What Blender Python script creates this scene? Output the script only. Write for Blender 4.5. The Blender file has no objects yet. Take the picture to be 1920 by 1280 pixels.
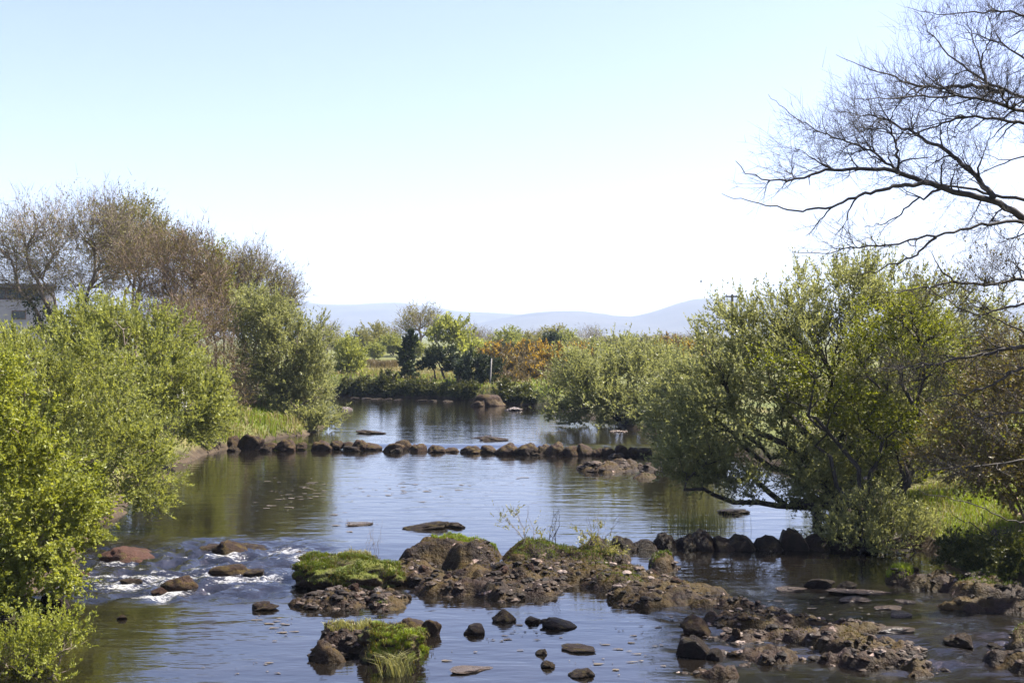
import bpy, math
import numpy as np

# ------------------------------------------------------------------ camera, sky, sun, exposure
scene = bpy.context.scene
COL = scene.collection
CAM_H, FPX, HOR = 5.0, 2059.0, 632.0          # camera height above the water, focal length and horizon row in photo pixels
cam_data = bpy.data.cameras.new('camera')
cam_data.sensor_width = 36.0
cam_data.lens = FPX / 1920.0 * 36.0
cam_data.shift_y = -(640.0 - HOR) / 1920.0
cam_data.clip_start, cam_data.clip_end = 0.1, 20000.0
cam = bpy.data.objects.new('camera', cam_data)
COL.objects.link(cam)
cam.location = (0, 0, CAM_H)
cam.rotation_euler = (math.radians(90), 0, 0)
scene.camera = cam

SUN_AZ, SUN_EL = math.radians(69), math.radians(53)   # azimuth clockwise from +Y (the view direction)
world = bpy.data.worlds.new('World')
scene.world = world
world.use_nodes = True
wn = world.node_tree
sky = wn.nodes.new('ShaderNodeTexSky')
sky.sky_type = 'NISHITA'
sky.sun_disc = False
sky.sun_elevation = SUN_EL
sky.sun_rotation = SUN_AZ
sky.air_density, sky.dust_density, sky.ozone_density = 1.0, 1.1, 1.6
bg = wn.nodes['Background']
tint = wn.nodes.new('ShaderNodeMix'); tint.data_type = 'RGBA'; tint.blend_type = 'MULTIPLY'; tint.inputs[0].default_value = 1.0
tint.inputs[7].default_value = (1.0, 0.865, 1.0, 1)      # the camera's white balance leans to violet-blue
wn.links.new(sky.outputs[0], tint.inputs[6]); wn.links.new(tint.outputs[2], bg.inputs[0])
bg.inputs[1].default_value = 0.070
sun_d = bpy.data.lights.new('sun', 'SUN')
sun_d.energy, sun_d.angle, sun_d.color = 5.0, math.radians(0.5), (1.0, 0.93, 0.82)
sun = bpy.data.objects.new('sun', sun_d)
COL.objects.link(sun)
sun.rotation_euler = (math.pi / 2 - SUN_EL, 0, math.pi - SUN_AZ)
sun.location = (30, 20, 60)
vs = scene.view_settings
vs.view_transform, vs.look, vs.gamma, vs.use_curve_mapping = 'Standard', 'None', 1.0, False
vs.exposure = 1.95
cy = scene.cycles
cy.use_denoising = True
cy.max_bounces, cy.diffuse_bounces, cy.glossy_bounces, cy.transmission_bounces = 8, 5, 3, 5
cy.volume_bounces, cy.transparent_max_bounces = 0, 4
cy.caustics_reflective = cy.caustics_refractive = False
cy.sample_clamp_indirect = 6.0

# ------------------------------------------------------------------ helpers
def W(px, py, D):
    """photo pixel at a known distance -> world point"""
    return np.array([(px - 960) / FPX * D, D, CAM_H - (py - HOR) / FPX * D])
def G(px, py, z=0.0):
    """photo pixel of a point that touches height z -> world point"""
    return W(px, py, (CAM_H - z) * FPX / (py - HOR))
def XD(px, D): return (px - 960) / FPX * D

def _hash(ix, iy, iz, seed):
    h = (ix * 374761393 + iy * 668265263 + iz * 2147483647 + seed * 1274126177) & 0xFFFFFFFF
    h = ((h ^ (h >> 13)) * 1103515245) & 0xFFFFFFFF
    h = ((h ^ (h >> 16)) * 2654435761) & 0xFFFFFFFF
    return ((h ^ (h >> 15)) & 0xFFFF) / 32767.5 - 1.0
def noise(p, seed=0):
    p = np.asarray(p, float)
    i = np.floor(p).astype(np.int64); f = p - i; f = f * f * (3 - 2 * f)
    r = 0
    for dx in (0, 1):
        for dy in (0, 1):
            for dz in (0, 1):
                w = (f[..., 0] if dx else 1 - f[..., 0]) * (f[..., 1] if dy else 1 - f[..., 1]) * (f[..., 2] if dz else 1 - f[..., 2])
                r = r + w * _hash(i[..., 0] + dx, i[..., 1] + dy, i[..., 2] + dz, seed)
    return r
def fbm(p, octv=4, seed=0, gain=0.5):
    r, a, p = 0, 1.0, np.asarray(p, float)
    for k in range(octv):
        r = r + a * noise(p, seed + k); a *= gain; p = p * 2.03 + 7.1
    return r
def fbm2(x, y, s, octv=4, seed=0, gain=0.5):
    return fbm(np.stack([x * s, y * s, np.zeros_like(x)], -1), octv, seed, gain)
def sstep(a, b, x):
    t = np.clip((x - a) / (b - a), 0, 1); return t * t * (3 - 2 * t)
def norm(v): return v / (np.linalg.norm(v, axis=-1, keepdims=True) + 1e-9)

def mesh_from(name, verts, faces_list, smooth=False):
    """faces_list: integer arrays (n,3) or (n,4)"""
    me = bpy.data.meshes.new(name)
    verts = np.asarray(verts, np.float32)
    me.vertices.add(len(verts)); me.vertices.foreach_set('co', verts.ravel())
    fl = [np.asarray(f, np.int32) for f in faces_list if len(f)]
    idx = np.concatenate([f.ravel() for f in fl])
    tot = np.concatenate([np.full(len(f), f.shape[1], np.int32) for f in fl])
    st = np.concatenate([[0], np.cumsum(tot)[:-1]]).astype(np.int32)
    me.loops.add(len(idx)); me.loops.foreach_set('vertex_index', idx)
    me.polygons.add(len(tot)); me.polygons.foreach_set('loop_start', st)
    me.polygons.foreach_set('use_smooth', np.full(len(tot), smooth, bool))
    me.update(calc_edges=True)
    return me
def obj(name, me, mat, parent=None):
    if mat is not None and len(me.materials) == 0: me.materials.append(mat)
    o = bpy.data.objects.new(name, me); COL.objects.link(o); o.parent = parent
    return o
def tag(o, label, cat=None, group=None, kind=None):
    o['label'] = label
    if cat: o['category'] = cat
    if group: o['group'] = group
    if kind: o['kind'] = kind
    return o
def empty(name, loc):
    o = bpy.data.objects.new(name, None); COL.objects.link(o); o.location = loc; o.empty_display_size = 0.2
    return o
def ordinal(i):
    return ['first', 'second', 'third', 'fourth', 'fifth', 'sixth', 'seventh', 'eighth', 'ninth', 'tenth', 'eleventh', 'twelfth', 'thirteenth',
            'fourteenth', 'fifteenth', 'sixteenth', 'seventeenth', 'eighteenth', 'nineteenth', 'twentieth', 'twenty-first', 'twenty-second',
            'twenty-third', 'twenty-fourth', 'twenty-fifth', 'twenty-sixth', 'twenty-seventh', 'twenty-eighth', 'twenty-ninth', 'thirtieth'][i]

# ------------------------------------------------------------------ materials
def new_mat(name):
    m = bpy.data.materials.new(name); m.use_nodes = True
    nt = m.node_tree; nt.nodes.clear()
    return m, nt, nt.nodes.new('ShaderNodeOutputMaterial')
def N(nt, t, **kw):
    n = nt.nodes.new(t)
    for k, v in kw.items():
        if k in n.inputs.keys(): n.inputs[k].default_value = v
        else: setattr(n, k, v)
    return n
def ramp(nt, src, stops):
    r = nt.nodes.new('ShaderNodeValToRGB')
    e = r.color_ramp.elements
    while len(e) < len(stops): e.new(0.5)
    for k, (p, c) in enumerate(stops):
        e[k].position = p; e[k].color = (*c, 1) if len(c) == 3 else c
    nt.links.new(src, r.inputs[0]); return r.outputs[0]
def mixc(nt, fac, a, b, mode='MIX'):
    m = nt.nodes.new('ShaderNodeMix'); m.data_type = 'RGBA'; m.blend_type = mode
    for s, v in ((m.inputs[0], fac), (m.inputs[6], a), (m.inputs[7], b)):
        if isinstance(v, (int, float)): s.default_value = v
        elif isinstance(v, tuple): s.default_value = (*v, 1)
        else: nt.links.new(v, s)
    return m.outputs[2]
def math_n(nt, op, a, b=None, c=None, clamp=False):
    m = nt.nodes.new('ShaderNodeMath'); m.operation = op; m.use_clamp = clamp
    for s, v in zip(m.inputs, (a, b, c)):
        if v is None: continue
        if isinstance(v, (int, float)): s.default_value = v
        else: nt.links.new(v, s)
    return m.outputs[0]
def tex(nt, scale, detail=4, rough=0.55, coord='Object', stretch=None):
    tc = nt.nodes.new('ShaderNodeTexCoord'); src = tc.outputs[coord]
    if coord == 'World':
        pass
    if stretch:
        mp = nt.nodes.new('ShaderNodeMapping'); mp.inputs['Scale'].default_value = stretch
        nt.links.new(src, mp.inputs[0]); src = mp.outputs[0]
    n = N(nt, 'ShaderNodeTexNoise', Scale=scale, Detail=detail, Roughness=rough)
    nt.links.new(src, n.inputs['Vector'])
    return n.outputs[0]
def bump(nt, h, strength, dist):
    b = N(nt, 'ShaderNodeBump', Strength=strength, Distance=dist); nt.links.new(h, b.inputs['Height']); return b.outputs[0]

def mat_leaf(name, dark, light, trans=0.45, tint=(1.25, 1.2, 0.6), rough=0.5):
    m, nt, out = new_mat(name)
    geo = nt.nodes.new('ShaderNodeNewGeometry')
    big = tex(nt, 0.9, 2)
    r = math_n(nt, 'ADD', math_n(nt, 'MULTIPLY', geo.outputs['Random Per Island'], 0.75), math_n(nt, 'MULTIPLY', big, 0.6))
    c = ramp(nt, r, [(0.15, dark), (1.0, light)])
    p = N(nt, 'ShaderNodeBsdfPrincipled', Roughness=rough); p.inputs['Specular IOR Level'].default_value = 0.35
    nt.links.new(c, p.inputs['Base Color'])
    t = nt.nodes.new('ShaderNodeBsdfTranslucent')
    nt.links.new(mixc(nt, 1.0, c, tint, 'MULTIPLY'), t.inputs[0])
    mx = nt.nodes.new('ShaderNodeMixShader'); mx.inputs[0].default_value = trans
    nt.links.new(p.outputs[0], mx.inputs[1]); nt.links.new(t.outputs[0], mx.inputs[2])
    nt.links.new(mx.outputs[0], out.inputs[0])
    return m
def mat_bark(name, a, b, scale=6.0):
    m, nt, out = new_mat(name)
    n = tex(nt, scale, 5, 0.6, stretch=(1, 1, 0.35))
    c = ramp(nt, n, [(0.3, a), (0.7, b)])
    p = N(nt, 'ShaderNodeBsdfPrincipled', Roughness=0.85); nt.links.new(c, p.inputs['Base Color'])
    nt.links.new(bump(nt, n, 0.6, 0.02), p.inputs['Normal']); nt.links.new(p.outputs[0], out.inputs[0])
    return m
def mat_rock(name, a, b, moss=(0.06, 0.075, 0.015), moss_amt=0.5, scale=3.0, rough=0.6, pale=None, pale_amt=0.0, spec=0.12):
    m, nt, out = new_mat(name)
    oi = nt.nodes.new('ShaderNodeObjectInfo')
    n1 = tex(nt, scale, 6, 0.65); n2 = tex(nt, scale * 6, 4, 0.6); n3 = tex(nt, scale * 0.7, 4, 0.6)
    c = ramp(nt, n1, [(0.32, a), (0.68, b)])
    c = mixc(nt, 1.0, c, ramp(nt, oi.outputs['Random'], [(0, (0.75, 0.72, 0.7)), (1, (1.25, 1.15, 1.1))]), 'MULTIPLY')
    c = mixc(nt, 0.6, c, ramp(nt, n2, [(0.35, (0.55, 0.5, 0.48)), (0.7, (1.25, 1.2, 1.15))]), 'MULTIPLY')
    geo = nt.nodes.new('ShaderNodeNewGeometry'); sx = nt.nodes.new('ShaderNodeSeparateXYZ'); nt.links.new(geo.outputs['Normal'], sx.inputs[0])
    if pale:
        npale = tex(nt, scale * 1.1, 5, 0.6, stretch=(1.0, 1.7, 2.2))
        f = ramp(nt, npale, [(0.60 - 0.3 * pale_amt, (0, 0, 0)), (0.66 - 0.3 * pale_amt, (1, 1, 1))])
        c = mixc(nt, f, c, mixc(nt, 0.5, pale, ramp(nt, n2, [(0.3, (0.3, 0.25, 0.22)), (0.7, (1, 1, 1))]), 'MULTIPLY'))
    mf = math_n(nt, 'MULTIPLY', math_n(nt, 'ADD', sx.outputs['Z'], 0.15, clamp=True), ramp(nt, n3, [(0.62 - 0.3 * moss_amt, (0, 0, 0)), (0.72 - 0.25 * moss_amt, (1, 1, 1))]))
    mc = mixc(nt, tex(nt, scale * 2.2, 3), moss, (moss[0] * 2.0, moss[1] * 1.35, moss[2] * 1.2))
    c = mixc(nt, math_n(nt, 'MULTIPLY', mf, min(1.0, moss_amt * 1.8)), c, mc)
    p = N(nt, 'ShaderNodeBsdfPrincipled', Roughness=rough); nt.links.new(c, p.inputs['Base Color']); p.inputs['Specular IOR Level'].default_value = spec
    h = math_n(nt, 'ADD', n1, math_n(nt, 'MULTIPLY', n2, 0.5))
    nt.links.new(bump(nt, h, 1.0, 0.09), p.inputs['Normal']); nt.links.new(p.outputs[0], out.inputs[0])
    return m
def mat_plain(name, col, rough=0.7, var=0.25, scale=5.0, metallic=0.0):
    m, nt, out = new_mat(name)
    n = tex(nt, scale, 4)
    c = ramp(nt, n, [(0.25, tuple(x * (1 - var) for x in col)), (0.75, tuple(min(1, x * (1 + var)) for x in col))])
    p = N(nt, 'ShaderNodeBsdfPrincipled', Roughness=rough, Metallic=metallic); nt.links.new(c, p.inputs['Base Color'])
    nt.links.new(bump(nt, n, 0.15, 0.01), p.inputs['Normal'])
    nt.links.new(p.outputs[0], out.inputs[0]); return m

M = {}
M['willow'] = mat_leaf('willow_leaf', (0.125, 0.145, 0.036), (0.28, 0.30, 0.092), 0.52)
M['willow_grey'] = mat_leaf('grey_willow_leaf', (0.13, 0.14, 0.056), (0.29, 0.295, 0.135), 0.52, (1.15, 1.15, 0.75), 0.42)
M['bright'] = mat_leaf('bright_leaf', (0.12, 0.145, 0.017), (0.27, 0.29, 0.055), 0.5)
M['fresh'] = mat_leaf('fresh_bud_leaf', (0.12, 0.12, 0.03), (0.20, 0.19, 0.055), 0.4)
M['hawthorn'] = mat_leaf('hawthorn_leaf', (0.08, 0.10, 0.010), (0.19, 0.21, 0.028), 0.5)
M['ivy'] = mat_leaf('ivy_leaf', (0.016, 0.026, 0.008), (0.05, 0.065, 0.022), 0.15, rough=0.35)
M['evergreen'] = mat_leaf('dark_evergreen_leaf', (0.015, 0.024, 0.010), (0.045, 0.06, 0.022), 0.2, rough=0.45)
M['bramble'] = mat_leaf('bramble_leaf', (0.014, 0.022, 0.006), (0.09, 0.095, 0.02), 0.3)
M['thicket'] = mat_leaf('brown_olive_leaf', (0.06, 0.06, 0.014), (0.16, 0.13, 0.035), 0.4)
M['gorse'] = mat_leaf('gorse_needles', (0.07, 0.055, 0.026), (0.17, 0.125, 0.06), 0.25)
M['gorse_flower'] = mat_leaf('gorse_flower', (0.48, 0.31, 0.016), (0.66, 0.46, 0.04), 0.3, (1.1, 1.0, 0.5))
M['blossom'] = mat_leaf('white_blossom', (0.55, 0.5, 0.48), (0.75, 0.72, 0.68), 0.3, (1, 1, 1))
M['grass'] = mat_leaf('grass_blade', (0.085, 0.13, 0.010), (0.20, 0.25, 0.028), 0.4)
M['moss_blade'] = mat_leaf('moss_blade', (0.035, 0.06, 0.006), (0.12, 0.15, 0.016), 0.35)
M['gold_moss'] = mat_leaf('golden_moss_blade', (0.035, 0.026, 0.006), (0.12, 0.095, 0.018), 0.3)
M['sedge'] = mat_leaf('sedge_blade', (0.11, 0.12, 0.03), (0.28, 0.26, 0.10), 0.35)
M['dry'] = mat_leaf('dry_grass_blade', (0.15, 0.12, 0.05), (0.27, 0.22, 0.10), 0.3)
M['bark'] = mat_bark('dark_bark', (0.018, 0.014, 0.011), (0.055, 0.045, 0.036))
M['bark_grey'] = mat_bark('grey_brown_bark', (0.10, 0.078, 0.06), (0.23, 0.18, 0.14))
M['bark_red'] = mat_bark('red_brown_twig_bark', (0.095, 0.064, 0.044), (0.22, 0.15, 0.105))
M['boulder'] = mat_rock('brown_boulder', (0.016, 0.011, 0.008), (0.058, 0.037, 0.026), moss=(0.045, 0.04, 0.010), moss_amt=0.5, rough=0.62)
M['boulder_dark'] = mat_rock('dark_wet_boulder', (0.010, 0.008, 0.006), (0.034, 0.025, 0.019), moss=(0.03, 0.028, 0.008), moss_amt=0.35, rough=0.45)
M['stone'] = mat_rock('wet_brown_stone', (0.012, 0.009, 0.006), (0.042, 0.029, 0.021), moss=(0.06, 0.06, 0.016), moss_amt=0.35, scale=4, rough=0.42)
M['red_stone'] = mat_rock('reddish_stone', (0.026, 0.014, 0.010), (0.075, 0.042, 0.031), moss_amt=0.2, rough=0.5)
M['pale_stone'] = mat_rock('pale_wet_stone', (0.06, 0.05, 0.04), (0.20, 0.165, 0.14), moss_amt=0.1, scale=5, rough=0.25, spec=0.5)
M['islet'] = mat_rock('peaty_rock', (0.007, 0.005, 0.004), (0.034, 0.022, 0.015), moss=(0.026, 0.021, 0.005), moss_amt=0.58, scale=2.4, rough=0.6, pale=(0.34, 0.25, 0.21), pale_amt=-0.12)
M['moss_rock'] = mat_rock('moss_covered_rock', (0.02, 0.015, 0.011), (0.06, 0.045, 0.03), moss=(0.045, 0.065, 0.010), moss_amt=0.85, scale=2.2, rough=0.7)
M['wood_post'] = mat_plain('weathered_wood', (0.34, 0.31, 0.28), 0.8)
M['pole_wood'] = mat_plain('creosoted_pole', (0.09, 0.07, 0.06), 0.8)

# ------------------------------------------------------------------ the ground: one sheet with the river channel cut into it
RIVER = np.array([(-9, -60), (-9, 14), (-9.2, 19), (-9.8, 24), (-10.8, 28), (-11.6, 34), (-12.8, 41), (-12.9, 46), (-11.8, 49.5), (-10.2, 54), (-9.9, 60),
                  (-10.6, 65), (-13.5, 70), (-21, 75), (-38, 79), (-75, 80), (-75, 96), (-34, 94), (-14, 90), (-7, 86.5), (-2.4, 83), (1.5, 76), (4.2, 66),
                  (6.4, 57), (8, 50), (9.8, 42), (9.9, 34), (9.5, 29), (9.6, 26), (9.8, 23), (10.2, 21), (9.6, 18.5), (9.2, 14), (9.2, -60)], float)
def river_sd(x, y):
    """signed distance to the bank line, positive on land"""
    shp = x.shape; p = np.stack([x.ravel(), y.ravel()], -1)
    best = np.full(len(p), 1e9); inside = np.zeros(len(p), bool)
    n = len(RIVER)
    for i in range(n):
        a, b = RIVER[i], RIVER[(i + 1) % n]
        ab = b - a; t = np.clip(((p - a) @ ab) / (ab @ ab), 0, 1)
        d = np.linalg.norm(p - a - t[:, None] * ab, axis=1); best = np.minimum(best, d)
        c = (a[1] > p[:, 1]) != (b[1] > p[:, 1])
        xi = a[0] + (p[:, 1] - a[1]) / (b[1] - a[1] + 1e-12) * ab[0]
        inside ^= c & (p[:, 0] < xi)
    return np.where(inside, -best, best).reshape(shp)
def ground_z(x, y):
    x = np.asarray(x, float); y = np.asarray(y, float)
    sd = river_sd(x, y) + 0.35 * fbm2(x, y, 0.5, 3, 5) * sstep(8, 16, y)
    bank = 1.05 + 0.35 * sstep(70, 90, y) + 0.25 * sstep(-8, -14, x)
    land = bank * (1 - np.exp(-np.maximum(sd, 0) / np.where(y > 70, 0.3, 0.75))) + 0.12 * fbm2(x, y, 0.35, 4, 9) * sstep(0, 2, sd)
    land = land + 1.6 * sstep(12, 45, -x - 8) * sstep(40, 60, y) * sstep(140, 90, y) + 0.6 * fbm2(x, y, 0.012, 3, 17) * sstep(15, 120, sd)
    bed = -0.55 * (1 - np.exp(np.minimum(sd, 0) / 1.2))
    far = sstep(600, 3500, y) * 4.0
    return np.where(sd > 0, land + 0.05, bed) + far

def axis(parts):
    return np.unique(np.concatenate([np.arange(a, b, s) for a, b, s in parts]).round(4))
gx = axis([(-5500, -600, 350), (-600, -80, 40), (-80, -22, 2), (-22, 22, 0.5), (22, 80, 2), (80, 600, 40), (600, 5501, 350)])
gy = axis([(-400, -40, 40), (-40, 12, 4), (12, 60, 0.5), (60, 110, 0.7), (110, 300, 5), (300, 1200, 50), (1200, 8001, 400)])
def grid_faces(nx, ny):
    i = np.arange(nx - 1)[None, :] + nx * np.arange(ny - 1)[:, None]
    return np.stack([i, i + 1, i + 1 + nx, i + nx], -1).reshape(-1, 4)
X, Y = np.meshgrid(gx, gy)
Z = ground_z(X, Y)
def mat_ground():
    m, nt, out = new_mat('bank_grass_and_earth')
    n1 = tex(nt, 0.35, 5, 0.6); n2 = tex(nt, 3.0, 5, 0.65); n3 = tex(nt, 0.03, 4, 0.6)
    g = ramp(nt, n2, [(0.25, (0.04, 0.055, 0.012)), (0.55, (0.075, 0.09, 0.02)), (0.8, (0.13, 0.125, 0.045))])
    g = mixc(nt, ramp(nt, n1, [(0.45, (0, 0, 0)), (0.65, (1, 1, 1))]), g, (0.12, 0.10, 0.04))
    g = mixc(nt, ramp(nt, n3, [(0.4, (0, 0, 0)), (0.6, (1, 1, 1))]), g, mixc(nt, 0.5, g, (0.11, 0.115, 0.035)))
    geo = nt.nodes.new('ShaderNodeNewGeometry'); s = nt.nodes.new('ShaderNodeSeparateXYZ'); nt.links.new(geo.outputs['Position'], s.inputs[0])
    hz = math_n(nt, 'ADD', s.outputs['Z'], math_n(nt, 'MULTIPLY', n2, 0.5))
    e = ramp(nt, n2, [(0.3, (0.022, 0.016, 0.010)), (0.7, (0.065, 0.046, 0.03))])
    c = mixc(nt, ramp(nt, hz, [(0.55, (0, 0, 0)), (0.95, (1, 1, 1))]), e, g)
    p = N(nt, 'ShaderNodeBsdfPrincipled', Roughness=0.9); p.inputs['Specular IOR Level'].default_value = 0.2
    nt.links.new(c, p.inputs['Base Color'])
    nt.links.new(bump(nt, n2, 0.8, 0.1), p.inputs['Normal']); nt.links.new(p.outputs[0], out.inputs[0]); return m
ground = obj('ground', mesh_from('ground', np.stack([X, Y, Z], -1).reshape(-1, 3), [grid_faces(len(gx), len(gy))], True), mat_ground())
ground['kind'] = 'structure'

# ------------------------------------------------------------------ the river surface
ROCK_FOAM = [G(px, py) for px, py in [(238, 1050), (334, 1103), (100, 1137), (433, 1040), (445, 1078), (242, 1092), (300, 1110), (145, 1083), (543, 1034), (578, 1045)]]
def water_base(x, y):
    step1 = 0.10 * sstep(21.6, 26.2, y + 0.35 * fbm2(x, y, 0.6, 2, 31))
    return step1 + 0.12 * sstep(47.9, 49.4, y)
def rapids(x, y):
    a = sstep(20.0, 22.0, y) * sstep(27.6, 25.2, y) * sstep(-3.6, -5.2, x) * sstep(-11.5, -8.8, x)
    b = 0.55 * sstep(15.5, 17, y) * sstep(20.5, 18.0, y) * sstep(4.6, 5.6, x)
    c = 0.35 * sstep(16, 17.5, y) * sstep(23, 20.5, y) * sstep(2.2, 3.2, x)
    d = 0.4 * sstep(21.0, 21.7, y) * sstep(24.0, 23.0, y) * np.exp(-((x + 2.6) / 0.5) ** 2)
    return np.maximum(np.maximum(a, b), np.maximum(c, d))
wx = axis([(-90, -14, 4), (-14, 12, 0.115), (12, 40, 4)])
wy = axis([(-60, 14, 4), (14, 28, 0.08), (28, 50, 0.22), (50, 100, 1.0)])
X, Y = np.meshgrid(wx, wy)
rp = rapids(X, Y)
ridg = 1 - np.abs(fbm2(X * 1.0, Y * 1.6, 1.5, 4, 41))
Z = water_base(X, Y) + rp * (0.26 * (ridg - 0.6) * 0.6 + 0.035 * fbm2(X, Y * 1.4, 5.0, 3, 47))
foam = np.zeros_like(X)
for q in ROCK_FOAM:
    d2 = ((X - q[0]) / 0.75) ** 2 + ((Y - q[1] + 0.45) / 0.65) ** 2
    foam = np.maximum(foam, np.exp(-d2))
band = np.exp(-((Y - 22.6 - 0.5 * fbm2(X, Y, 0.7, 2, 3)) / 0.55) ** 2) * sstep(-3.8, -5.0, X) * sstep(-10.4, -9.4, X)
foam = np.maximum(foam * 0.95, np.maximum(band * 0.85, 0.5 * rp * sstep(-0.1, 0.5, fbm2(X, Y * 1.8, 0.9, 3, 91)) * (X < -3))) * sstep(0.15, 0.5, rp)
for q in [(-1.9, 47.2), (-7.0, 47.4), (-5.4, 47.3), (-2.7, 47.3), (9.2, 41.0), (8.3, 40.2), (7.0, 39.8)]:
    foam = np.maximum(foam, 0.75 * np.exp(-((X - q[0]) / 0.7) ** 2 - ((Y - q[1]) / 0.25) ** 2))
foam = np.maximum(foam, 0.85 * rp * sstep(0.80, 0.97, ridg) * (X < -3) * sstep(26.5, 24.5, Y))
foam = np.maximum(foam, 0.55 * (rp > 0.2) * sstep(0.25, 0.75, fbm2(X, Y * 1.3, 1.1, 3, 77)) * (X > 2))
wme = mesh_from('river_water', np.stack([X, Y, Z], -1).reshape(-1, 3), [grid_faces(len(wx), len(wy))], True)
for nm, arr in (('foam', foam), ('rough_water', rp)):
    at = wme.attributes.new(nm, 'FLOAT', 'POINT'); at.data.foreach_set('value', arr.ravel().astype(np.float32))
def mat_water():
    m, nt, out = new_mat('river_water')
    fa = nt.nodes.new('ShaderNodeAttribute'); fa.attribute_name = 'foam'
    ra = nt.nodes.new('ShaderNodeAttribute'); ra.attribute_name = 'rough_water'
    w1 = tex(nt, 1.3, 3, 0.55, stretch=(0.6, 1.6, 1)); w2 = tex(nt, 7.0, 3, 0.6, stretch=(0.6, 1.5, 1)); patch = tex(nt, 0.16, 3, 0.5, stretch=(0.5, 1, 1))
    w3 = tex(nt, 16.0, 3, 0.6)
    calm = ramp(nt, patch, [(0.42, (0.18,) * 3), (0.62, (1, 1, 1))])
    h = math_n(nt, 'ADD', math_n(nt, 'MULTIPLY', w1, 0.020), math_n(nt, 'MULTIPLY', math_n(nt, 'MULTIPLY', w2, 0.0035), calm))
    h = math_n(nt, 'ADD', h, math_n(nt, 'MULTIPLY', math_n(nt, 'MULTIPLY', w3, 0.02), ra.outputs['Fac']))
    h = math_n(nt, 'ADD', h, math_n(nt, 'MULTIPLY', math_n(nt, 'MULTIPLY', w2, 0.045), ra.outputs['Fac']))
    nb = bump(nt, h, 1.0, 1.0)
    c = ramp(nt, w1, [(0.3, (0.004, 0.0035, 0.003)), (0.7, (0.009, 0.007, 0.005))])
    p = N(nt, 'ShaderNodeBsdfPrincipled', Roughness=0.03, IOR=2.0); nt.links.new(c, p.inputs['Base Color'])
    nt.links.new(nb, p.inputs['Normal'])
    f = N(nt, 'ShaderNodeBsdfPrincipled', Roughness=0.6); f.inputs['Base Color'].default_value = (0.75, 0.75, 0.74, 1)
    fn = tex(nt, 14.0, 6, 0.75, stretch=(0.55, 1.3, 1))
    ff = math_n(nt, 'ADD', math_n(nt, 'MULTIPLY', fa.outputs['Fac'], 0.62), math_n(nt, 'SUBTRACT', fn, 0.5))
    fm = ramp(nt, ff, [(0.47, (0, 0, 0)), (0.80, (0.8, 0.8, 0.8))])
    mx = nt.nodes.new('ShaderNodeMixShader'); nt.links.new(fm, mx.inputs[0]); nt.links.new(p.outputs[0], mx.inputs[1]); nt.links.new(f.outputs[0], mx.inputs[2])
    nt.links.new(mx.outputs[0], out.inputs[0]); return m
water = obj('river_water', wme, mat_water())
water['kind'] = 'structure'

# ------------------------------------------------------------------ far hills
def hills(name, D, pts, depth, seed, mat):
    pts = np.array(pts, float)
    xs = (pts[:, 0] - 960) / FPX * D; zs = CAM_H + (HOR - pts[:, 1]) / FPX * D
    hx = np.linspace(xs[0], xs[-1], 260); prof = np.interp(hx, xs, zs)
    k = np.ones(7) / 7; prof = np.convolve(np.pad(prof, 3, 'edge'), k, 'valid')
    t = np.linspace(0, 1, 30)
    XX, TT = np.meshgrid(hx, t)
    YY = D - depth * (1 - TT)
    sh = sstep(0, 1, TT) ** 0.8
    ZZ = prof[None, :] * sh * (1 + 0.16 * fbm2(XX, YY, 0.0016, 4, seed) * (1 - TT)) + 5 * fbm2(XX, YY, 0.006, 3, seed + 5) * TT - 2 * (1 - TT)
    back = np.stack([hx, np.full_like(hx, D + depth * 0.4), np.full_like(hx, 0)], -1)
    V = np.concatenate([np.stack([XX, YY, ZZ], -1).reshape(-1, 3), back])
    o = obj(name, mesh_from(name, V, [grid_faces(260, 31)], True), mat); o['kind'] = 'structure'; return o
M['hill'] = mat_plain('heather_hillside', (0.045, 0.042, 0.038), 0.95, 0.5, 0.004)
hills('hills', 4700, [(-700, 470), (-250, 470), (0, 480), (180, 500), (400, 540), (570, 565), (625, 571), (680, 575), (730, 567), (790, 573), (840, 583), (890, 588), (930, 584), (975, 592), (1020, 588), (1100, 590), (1250, 600), (1600, 600), (2600, 590)], 1500, 3, M['hill'])
hills('hills', 3900, [(820, 630), (900, 606), (985, 590), (1035, 584.5), (1070, 584), (1115, 588), (1168, 596), (1200, 592), (1240, 580), (1282, 565.5), (1325, 562), (1400, 560), (1500, 566), (1700, 578), (2000, 570), (2700, 600)], 1200, 11, M['hill'])

# ------------------------------------------------------------------ haze
def haze():
    m, nt, out = new_mat('haze_air')
    v = nt.nodes.new('ShaderNodeVolumePrincipled')
    v.inputs['Color'].default_value = (0.58, 0.74, 1.0, 1); v.inputs['Density'].default_value = HAZE_DENSITY; v.inputs['Anisotropy'].default_value = 0.0
    nt.links.new(v.outputs[0], out.inputs['Volume'])
    x0, x1, y0, y1, z0, z1 = -5900, 5900, -450, 8300, -3, 420
    V = [(x, y, z) for z in (z0, z1) for y in (y0, y1) for x in (x0, x1)]
    o = obj('haze', mesh_from('haze', V, [np.array([(0, 2, 3, 1), (4, 5, 7, 6), (0, 1, 5, 4), (2, 6, 7, 3), (0, 4, 6, 2), (1, 3, 7, 5)])]), m)
    tag(o, 'pale blue haze in the air over the far hills', kind='stuff')
HAZE_DENSITY = 1.7e-4
haze()

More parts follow.
